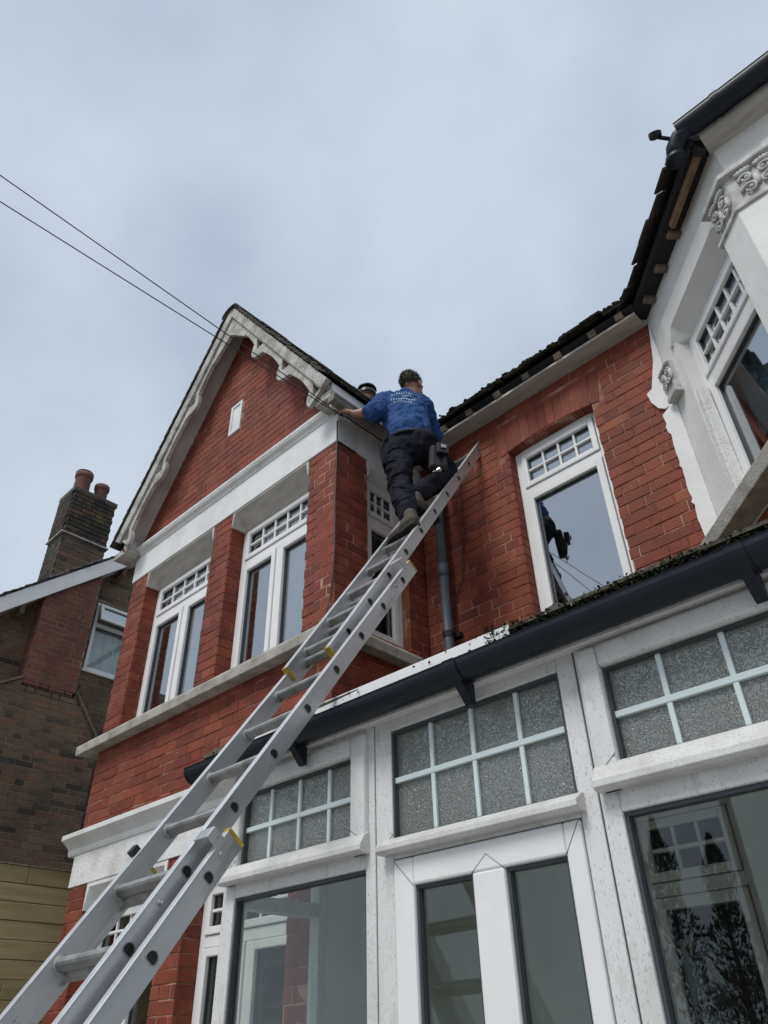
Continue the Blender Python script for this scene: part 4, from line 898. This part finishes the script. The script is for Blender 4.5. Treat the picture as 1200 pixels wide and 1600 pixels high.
for Q, l, side in ((QA, 1.38*PITCHR, 0), (QB, 8.38*PITCHR, 0)):
    bracket(Q, l, -.004, .004, .03, .088, .045, 'aluminium'); bracket(Q, l, -.072, .004, .084, .089, .045, 'aluminium')
for Q, l in ((QA, 1.30*PITCHR), (QB, .55*PITCHR), (QB, 7.7*PITCHR)):
    MB().lathe(Q(l, 0, .012), [(.009, 0), (.009, .004), (.005, .006), (.005, .014)], 10, axis=(1, 0, 0)).build('bolt', 'steel', ld)
bracket(QB, 1.5*PITCHR, -.43, -.40, .038, .062, .035, 'black_plastic', 'clip'); bracket(QB, 7.0*PITCHR, -.43, -.40, .038, .060, .05, 'aluminium_edge', 'clip')

# ================================================================== THE ROOFER
man = thing('person', (-2.5, 2.85, 4.2), 'person in blue sweatshirt and dark work trousers standing on the ladder, hand on the gutter', 'person')
lhip, lknee, lank = V((-2.617, 2.96, 5.075)), V((-2.575, 2.905, 4.67)), V((-2.465, 2.84, 4.31))
rhip, rknee, rank = V((-2.475, 3.03, 5.05)), V((-2.47, 3.30, 4.93)), V((-2.480, 2.965, 4.545))
pelv, waist, chest, neck = V((-2.547, 3.0, 5.10)), V((-2.575, 3.02, 5.268)), V((-2.635, 3.05, 5.50)), V((-2.625, 3.09, 5.66))
head = V((-2.598, 3.125, 5.775)); lsh, rsh = V((-2.755, 2.985, 5.62)), V((-2.535, 3.15, 5.55))
lelb, lwr, lhnd = V((-2.705, 2.825, 5.385)), V((-2.855, 2.742, 5.412)), V((-2.905, 2.712, 5.462))
relb, rwr, rhnd = V((-2.58, 3.33, 5.40)), V((-2.72, 3.42, 5.52)), V((-2.76, 3.45, 5.58))
FX = V((-.62, .78, 0)).normalized()
def soft(mb, name, mt, parent, vox, sm=6, disp=0., dscale=.06, sub=0):
    o = mb.build(name, mt, parent, smooth=True, fix=False)
    r = o.modifiers.new('remesh', 'REMESH'); r.mode = 'VOXEL'; r.voxel_size = vox; r.use_smooth_shade = True
    s = o.modifiers.new('smooth', 'SMOOTH'); s.iterations = sm; s.factor = .5
    if disp:
        t = bpy.data.textures.new(name+'_folds', 'CLOUDS'); t.noise_scale = dscale; t.noise_depth = 2
        d = o.modifiers.new('folds', 'DISPLACE'); d.texture = t; d.strength = disp; d.mid_level = .5; d.texture_coords = 'GLOBAL'
        s = o.modifiers.new('smooth2', 'SMOOTH'); s.iterations = 1; s.factor = .5
    return o
b = MB(); hf = V((-.12, .97, .10)).normalized(); hr = hf.cross(Z).normalized(); hu = hr.cross(hf)
HM = Matrix((hr, hf, hu)).transposed()
def hp(x, y, z): return head + HM @ V((x, y, z))
b.ball(hp(0, -.012, .028), (.074, .096, .088), 18, 12, HM); b.ball(hp(0, .030, -.045), (.056, .068, .070), 16, 10, HM); b.ball(hp(0, .06, -.085), (.032, .030, .025), 12, 8, HM)
b.capsule(hp(0, .088, .012), hp(0, .112, -.028), .010, .017, 10); b.ball(hp(0, .090, -.062), (.026, .012, .012), 10, 6, HM); b.capsule(hp(-.038, .078, .032), hp(.038, .078, .032), .013, .013, 8)
for s in (-1, 1): b.ball(hp(s*.077, -.008, -.010), (.010, .020, .032), 10, 8, HM)
b.capsule(neck+V((0, 0, -.06)), hp(0, -.012, -.05), .062, .055); b.capsule(chest, neck+V((0, 0, -.04)), .12, .075, flat=(FX, .8)); b.capsule(pelv, chest, .115, .13, flat=(FX, .75))
for h, k, a in ((lhip, lknee, lank), (rhip, rknee, rank)): b.capsule(h, k, .080, .052); b.capsule(k, a, .050, .036)
b.capsule(lhip, rhip, .09, .09)
for s, e, w in ((lsh, lelb, lwr), (rsh, relb, rwr)): b.capsule(chest.lerp(s, .6), s, .07, .056); b.capsule(s, e, .050, .038); b.capsule(e, e.lerp(w, .35), .040, .041); b.capsule(e.lerp(w, .35), w, .041, .026)
def hand(w, palm_to, side, curl):
    """palm with four bent fingers and a thumb leaving its side"""
    d = (palm_to-w).normalized(); n = curl.normalized(); x = d.cross(n).normalized()*side; n = x.cross(d)*side
    b.capsule(w, w+d*.035, .026, .030, flat=(n, .6))
    for i in range(4): b.capsule(w+d*.02+x*(.027-.018*i), w+d*.078+x*(.030-.020*i), .013, .0125, 8)
    for i, ln in enumerate((.042, .047, .044, .034)):
        r0 = w+d*.080+x*(.031-.0208*i); k1 = r0+(d*.75+n*.55).normalized()*ln*.62; k2 = k1+(d*.25+n*.95).normalized()*ln*.5; k3 = k2+(d*-.25+n*.95).normalized()*ln*.38
        b.capsule(r0, k1, .0095, .009, 8); b.capsule(k1, k2, .009, .0085, 8); b.capsule(k2, k3, .0085, .0072, 8)
    t0 = w+d*.022+x*.028; t1 = t0+(d*.55+x*.75+n*.25).normalized()*.038; t2 = t1+(d*.85+x*.25+n*.4).normalized()*.032
    b.capsule(t0, t1, .013, .0115, 8); b.capsule(t1, t2, .0112, .0085, 8)
hand(lwr, lhnd, 1, V((-.7, .25, -.65))); hand(rwr, rhnd, -1, V((0, .7, -.7)))
for a, t in ((lank, V((-.16, .03, -.045))), (rank, V((.0, .14, -.05)))): b.capsule(a+V((0, 0, -.04)), a+t, .034, .026)
body = soft(b, 'body', 'skin', man, .0065, 4)
hb = MB(); rr = random.Random(5)
hb.ball(hp(0, -.022, .040), (.080, .098, .086), 20, 14, HM)
hair = soft(hb, 'hair', 'hair', man, .008, 2, .012, .02)
tf = MB()
for i in range(1500):
    d = V((rr.gauss(0, 1), rr.gauss(0, 1)-.25, rr.gauss(0, 1)+.35)).normalized()
    if d.y > .55 and d.z < .45 or d.z < -.62: continue
    c = V((d.x*.078, -.022+d.y*.096, .040+d.z*.084)); g = (d+V((rr.gauss(0, .5), rr.gauss(0, .5), rr.gauss(0, .5)))).normalized()*rr.uniform(.010, .024); s = V((rr.gauss(0, 1), rr.gauss(0, 1), rr.gauss(0, 1))).cross(d).normalized()*.0028
    tf.add([hp(*(c+s)), hp(*(c-s)), hp(*(c+g))], [(0, 1, 2)])
tf.build('hair_tuft', 'hair', hair, fix=False, kind='stuff')
for s in (-1, 1): MB().ball(hp(s*.030, .083, .014), (.011, .009, .009), 10, 8, HM).build('eye', 'eye', man, smooth=True)
# sweatshirt
b = MB(); b.capsule(pelv+V((-.005, 0, .085)), chest, .162, .176, 20, flat=(FX, .78)); b.capsule(chest, neck+V((0, -.01, -.055)), .16, .085, 18, flat=(FX, .85)); b.capsule(lsh.lerp(chest, .45), lsh, .105, .080); b.capsule(rsh.lerp(chest, .45), rsh, .105, .080)
b.capsule(lsh, rsh, .085, .085); b.capsule(lsh, lelb, .095, .080); b.capsule(lelb, lelb.lerp(lwr, .34), .080, .056); b.capsule(rsh, relb, .08, .062); b.capsule(relb, relb.lerp(rwr, .5), .062, .05)
b.capsule(lsh+V((-.01, .0, -.14)), lelb+V((.02, 0, -.015)), .035, .05)
sw = soft(b, 'sweatshirt', 'sweater', man, .008, 4, .040, .055)
mb = MB(); mb.lathe(neck+V((-.002, -.008, .012)), [(.068, -.02), (.073, 0), (.068, .016), (.06, .016)], 20, axis=(hp(0, 0, 0)-neck)); mb.build('collar', 'sweater', sw, smooth=True)
# hem band and cuff
mb = MB(); e = [pelv+V((-.004, 0, .005)) + (FX*.126*math.sin(a)+FX.cross(Z)*.160*math.cos(a)) + V((0, 0, .01*math.sin(2*a))) for a in [2*math.pi*i/28 for i in range(29)]]; mb.tube(e, .013, 8, cap=False); mb.build('hem', 'sweater', sw, smooth=True)
# trousers
b = MB(); b.capsule(pelv+V((0, 0, .05)), pelv+V((0, 0, -.05)), .145, .15, 18, flat=(FX, .82)); b.capsule(lhip, rhip, .118, .118)
b.capsule(lhip, lhip.lerp(lknee, .5), .115, .098); b.capsule(lhip.lerp(lknee, .5), lknee, .098, .083); b.capsule(lknee, lknee.lerp(lank, .45), .083, .080); b.capsule(lknee.lerp(lank, .45), lank+V((0, 0, .03)), .080, .066)
b.capsule(rhip, rhip.lerp(rknee, .5), .115, .10); b.capsule(rhip.lerp(rknee, .5), rknee, .10, .085); b.capsule(rknee, rank+V((0, .02, .05)), .082, .068)
tr = soft(b, 'trousers', 'trousers', man, .009, 4, .036, .075)
mb = MB()
for k in range(14):                                 # rucked cloth folds round the standing leg
    t = .12+.83*k/13; c = lhip.lerp(lknee, t/.55) if t < .55 else lknee.lerp(lank+V((0, 0, .04)), (t-.55)/.45); R = .105-.035*t
    a0 = 3.6+.9*math.sin(k*2.3); pts = [c + V((R*math.cos(a), R*math.sin(a), .022*math.sin(a*1.3+k))) for a in [a0+i*.22 for i in range(9)]]; mb.tube(pts, .008, 6, r2=.003)
mb.build('trouser_folds', 'trousers', tr, smooth=True)
# pockets
def pouch(c, u, v, n, su, sv, sn, nm, mt, par, bev=.012):
    c, u, v, n = V(c), V(u).normalized(), V(v).normalized(), V(n).normalized()
    return MB().hexa([c+u*su*a+v*sv*w+n*sn*q for q in (-1, 1) for (a, w) in ((-1, -1), (1, -1), (1, 1), (-1, 1))]).build(nm, mt, par, bevel=bev)
pouch(lhip+V((-.09, -.065, -.11)), (.55, -.8, 0), (.1, .1, -1), (-.8, -.55, .05), .062, .085, .020, 'holster_pocket', 'trousers', tr)
pouch(lhip+V((-.04, -.10, .04)), (.85, -.5, 0), (0, 0, 1), (-.5, -.85, 0), .05, .05, .014, 'back_pocket', 'trousers', tr)
# shoes
def shoe(heel, toe, up):
    heel, toe = V(heel), V(toe); d = (toe-heel).normalized(); up = (V(up)-d*V(up).dot(d)).normalized(); x = d.cross(up); Ls = (toe-heel).length
    c = MB(); c.capsule(heel+d*.045+up*.045, heel+d*.10+up*.050, .046, .045, 14); c.capsule(heel+d*.07+up*.038, toe-d*.05+up*.032, .044, .037, 14, flat=(up, .85)); c.capsule(heel+d*.05+up*.05, heel+d*.055+up*.10, .045, .043, 12)
    o = soft(c, 'shoe', 'shoe', man, .007, 3)
    w = [(0, .026), (.02, .036), (.07, .038), (.12, .036), (.17, .046), (.22, .046), (Ls-.03, .038), (Ls-.005, .020)]
    lp = [heel+d*a+x*q for a, q in w] + [heel+d*a-x*q for a, q in reversed(w)]
    MB().prism([p-up*.006 for p in lp], up*.026).build('sole', 'shoe_sole', o, bevel=.005)
    for k in range(6):
        a = .03+k*(Ls-.06)/5; MB().prism([heel+d*a-x*.03-up*.012, heel+d*(a+.018)-x*.03-up*.012, heel+d*(a+.018)+x*.03-up*.012, heel+d*a+x*.03-up*.012], up*.007).build('tread', 'shoe_sole', o)
    return o
shoe((-2.372, 2.815, 4.205), (-2.660, 2.865, 4.203), (0, -.05, 1)); shoe((-2.485, 2.895, 4.447), (-2.480, 3.165, 4.437), (0, .05, 1))
# tool holster with drill on the right hip
ho = thing('tool_holster', (-2.37, 3.02, 4.75), 'black tool holster with cordless drill hanging at the worker\'s hip', 'tool holster')
hc = V((-2.335, 3.03, 4.83)); pouch(hc, (.5, .85, 0), (0, .12, 1), (.85, -.5, 0), .060, .10, .032, 'pouch', 'holster', ho, .014)
pouch(hc+V((.055, -.02, .035)), (.5, .85, 0), (0, 0, 1), (.85, -.5, 0), .042, .04, .022, 'battery', 'black_plastic', ho, .006); pouch(hc+V((.082, -.035, .04)), (.5, .85, 0), (0, 0, 1), (.85, -.5, 0), .018, .014, .004, 'battery_label', 'rung_metal', ho, .001)
mb = MB(); mb.tube([hc+V((.05, .0, .02)), hc+V((.045, .01, -.05)), hc+V((.035, .02, -.12))], .018, 10); mb.build('drill_body', 'black_plastic', ho, smooth=True)
mb = MB(); mb.lathe(hc+V((.03, -.02, -.12)), [(.014, 0), (.016, .01), (.010, .03), (.004, .032), (.004, .06)], 12, axis=(-.5, -.5, -.3)); mb.build('drill_chuck', 'steel', ho)
mb = MB(); e = [pelv+V((.0, 0, -.005)) + (FX*.130*math.sin(a)+FX.cross(Z)*.165*math.cos(a)) for a in [2*math.pi*i/28 for i in range(29)]]; mb.tube(e, .010, 8, cap=False); mb.build('belt', 'holster', ho)
# print on the back: an arc of small marks over a roof-like line and a bold bar (too small to read in the photograph)
bx = (rsh-lsh).normalized(); bz = FX.cross(bx)*-1.0
if bz.z < 0: bz = -bz
bc = lsh.lerp(rsh, .60)-bz*.085; mb = MB()
bpy.context.view_layer.update(); ev = sw.evaluated_get(bpy.context.evaluated_depsgraph_get())
def on_back(x, z):
    o_ = bc+bx*x+bz*z-FX*.5; ok, hit, nrm, _ = ev.ray_cast(o_, FX)
    return (hit if ok else o_+FX*.35)-FX*.0035
def mark(cx, cz, w, h_, sl=0.):
    nn = max(2, int(w/.012)); vs = []
    for i in range(nn+1):
        x = -w+2*w*i/nn; vs += [on_back(cx+x, cz-h_+sl*x), on_back(cx+x, cz+h_+sl*x)]
    mb.add(vs, [(2*i, 2*i+2, 2*i+3, 2*i+1) for i in range(nn)])
rr = random.Random(2)
for i in range(12): mark(-.105+.0185*i, .062-.9*(-.105+.0185*i)**2, rr.uniform(.003, .006), rr.uniform(.006, .010))
mark(-.055, .030, .050, .0022, .42); mark(.045, .030, .050, .0022, -.42); mark(.015, .018, .032, .008)
for i in range(10): mark(-.09+.0195*i, -.022, rr.uniform(.004, .007), rr.uniform(.007, .011))
for i in range(8): mark(-.06+.018*i, -.052, rr.uniform(.003, .006), .005)
mark(.0, -.070, .085, .0016)
mb.build('back_print', 'print_white', sw, fix=False)

# ================================================================== OVERHEAD WIRES
att = V((-2.95, 2.73, 5.44))
for i, (q, lb) in enumerate((((-3.371, .174, 6.07), 'upper black overhead wire running from the gable foot'), ((-3.478, .241, 5.985), 'lower black overhead wire running from the gable foot'))):
    a = att+V((0, -.015*i, -.012*i)); d = V(q)-a; t = (-12-a.y)/d.y; e = a+d*t; pts = [a+(e-a)*(k/24)+V((0, 0, -.0*math.sin(math.pi*k/24))) for k in range(25)]
    tag(MB().tube(pts, .0040, 6).build('overhead_wire', 'wire'), lb, 'wire'); POLE = e
up = thing('utility_pole', (POLE.x+.1, -12.1, 0), 'wooden utility pole carrying the overhead wires, across the street', 'pole')
MB().tube([(POLE.x+.1, -12.15, -.1), (POLE.x+.1, -12.15, 9.4)], .14, 12, r2=.10).build('shaft', 'bark', up); MB().box(POLE.x-.5, POLE.x+.7, -12.05, -11.96, 8.5, 8.62).build('crossarm', 'bark', up)

# ================================================================== STREET SIDE (seen in the glass)
def branch(mb, p, d, r, ln, depth, rnd, up=.12):
    n = 4; pts = [p]; q = p
    for i in range(n): d = (d + V((rnd.gauss(0, .13), rnd.gauss(0, .13), rnd.gauss(0, .1)+up*.3))).normalized(); q = q + d*ln/n; pts.append(q)
    mb.tube(pts, r, 5 if r > .02 else 4, cap=False, r2=r*.62)
    if depth == 0: return
    for k in range(rnd.choice((3, 3, 4))):
        t = rnd.uniform(.45, 1.); i = min(n-1, int(t*n)); s = pts[i].lerp(pts[i+1], t*n-i)
        nd = (d + V((rnd.gauss(0, .6), rnd.gauss(0, .6), rnd.gauss(0, .35)+up))).normalized(); branch(mb, s, nd, max(.009, r*.5), ln*rnd.uniform(.6, .8), depth-1, rnd, up)
for i, (x, y, h, lb) in enumerate(((-44.5, -24, 5.4, 'tall bare tree whose branches show in the left fanlight'), (-8.6, -19, 1.7, 'bare bushy tree beside the dark conifer'), (-5.6, -20, 1.55, 'bare tree behind the street lamp'), (-3.2, -19, 1.5, 'low bare tree at the open end of the row'), (-60, -22, 3.2, 'bare tree standing farthest along the street'))):
    rnd = random.Random(40+i); t = thing('bare_tree', (x, y, 0), lb, 'tree', 'bare trees across the street'); mb = MB(); mb.tube([(x, y, -.1), (x+.05, y, h*.5), (x, y+.05, h)], .05*h+.02, 8, r2=.03*h); mb.build('trunk', 'bark', t)
    mb = MB()
    for k in range(5): a = k*1.26+rnd.random(); branch(mb, V((x, y, h*(.75+.05*k))), V((math.cos(a)*.7, math.sin(a)*.7, .8)).normalized(), .022*h, h*.62, 4, rnd)
    mb.build('crown', 'bark', t, fix=False)
for i, (x, y, h, lb) in enumerate(((-11.2, -20, 7.6, 'tallest dark conifer with a pointed top'), (-9.9, -20.5, 6.9, 'dark conifer with leaning pointed top beside the tallest one'), (-8.5, -21, 6.2, 'shorter dark conifer at the end of the group'))):
    rnd = random.Random(70+i); t = thing('conifer_tree', (x, y, 0), lb, 'tree', 'conifers across the street'); MB().tube([(x, y, -.1), (x, y, h*.9)], .16, 8, r2=.02).build('trunk', 'bark', t); mb = MB()
    for k in range(2600):
        f = rnd.random()**.8; z = .5+f*(h-.5); R = (1-f)**.75*1.25*(1+.35*math.sin(z*3.3+i)); a = rnd.uniform(0, 6.283); r_ = R*math.sqrt(rnd.random()); c = V((x+r_*math.cos(a)+.25*f*(i-.5), y+r_*math.sin(a), z))
        d1 = V((math.cos(a)*.5, math.sin(a)*.5, .9)).normalized()*rnd.uniform(.08, .2); d2 = V((rnd.gauss(0, 1), rnd.gauss(0, 1), rnd.gauss(0, .4))).normalized()*.05; mb.add([c-d2, c+d2, c+d1], [(0, 1, 2)])
    mb.build('crown', 'conifer', t, fix=False)
rnd = random.Random(90); mb = MB()
for k in range(9000):
    x = rnd.uniform(-30, 12); z = rnd.random()*(1.5+.25*math.sin(x*1.7)+.2*math.sin(x*4.1)); c = V((x, -15.5+rnd.uniform(-.45, .45), z)); d1 = V((rnd.gauss(0, 1), rnd.gauss(0, 1), rnd.gauss(0, 1))).normalized()*.11; d2 = V((rnd.gauss(0, 1), rnd.gauss(0, 1), rnd.gauss(0, 1))).normalized()*.07; mb.add([c-d1, c+d2, c+d1], [(0, 1, 2)])
hd = tag(mb.build('hedge', 'hedge', fix=False), 'long dark evergreen hedge across the street', 'hedge')
sl_ = thing('street_lamp', (-5.3, -13.6, 0), 'slim dark street lamp across the street', 'street lamp'); MB().tube([(-5.3, -13.6, -.05), (-5.3, -13.6, 4.6)], .055, 10, r2=.035).build('post', 'lamp_metal', sl_); MB().tube([(-5.3, -13.6, 4.55), (-5.35, -13.4, 4.72), (-5.4, -12.9, 4.75)], .03, 8).build('arm', 'lamp_metal', sl_); MB().box(-5.48, -5.32, -13.05, -12.6, 4.68, 4.78).build('lantern', 'lamp_metal', sl_, bevel=.02)

flush_bricks()
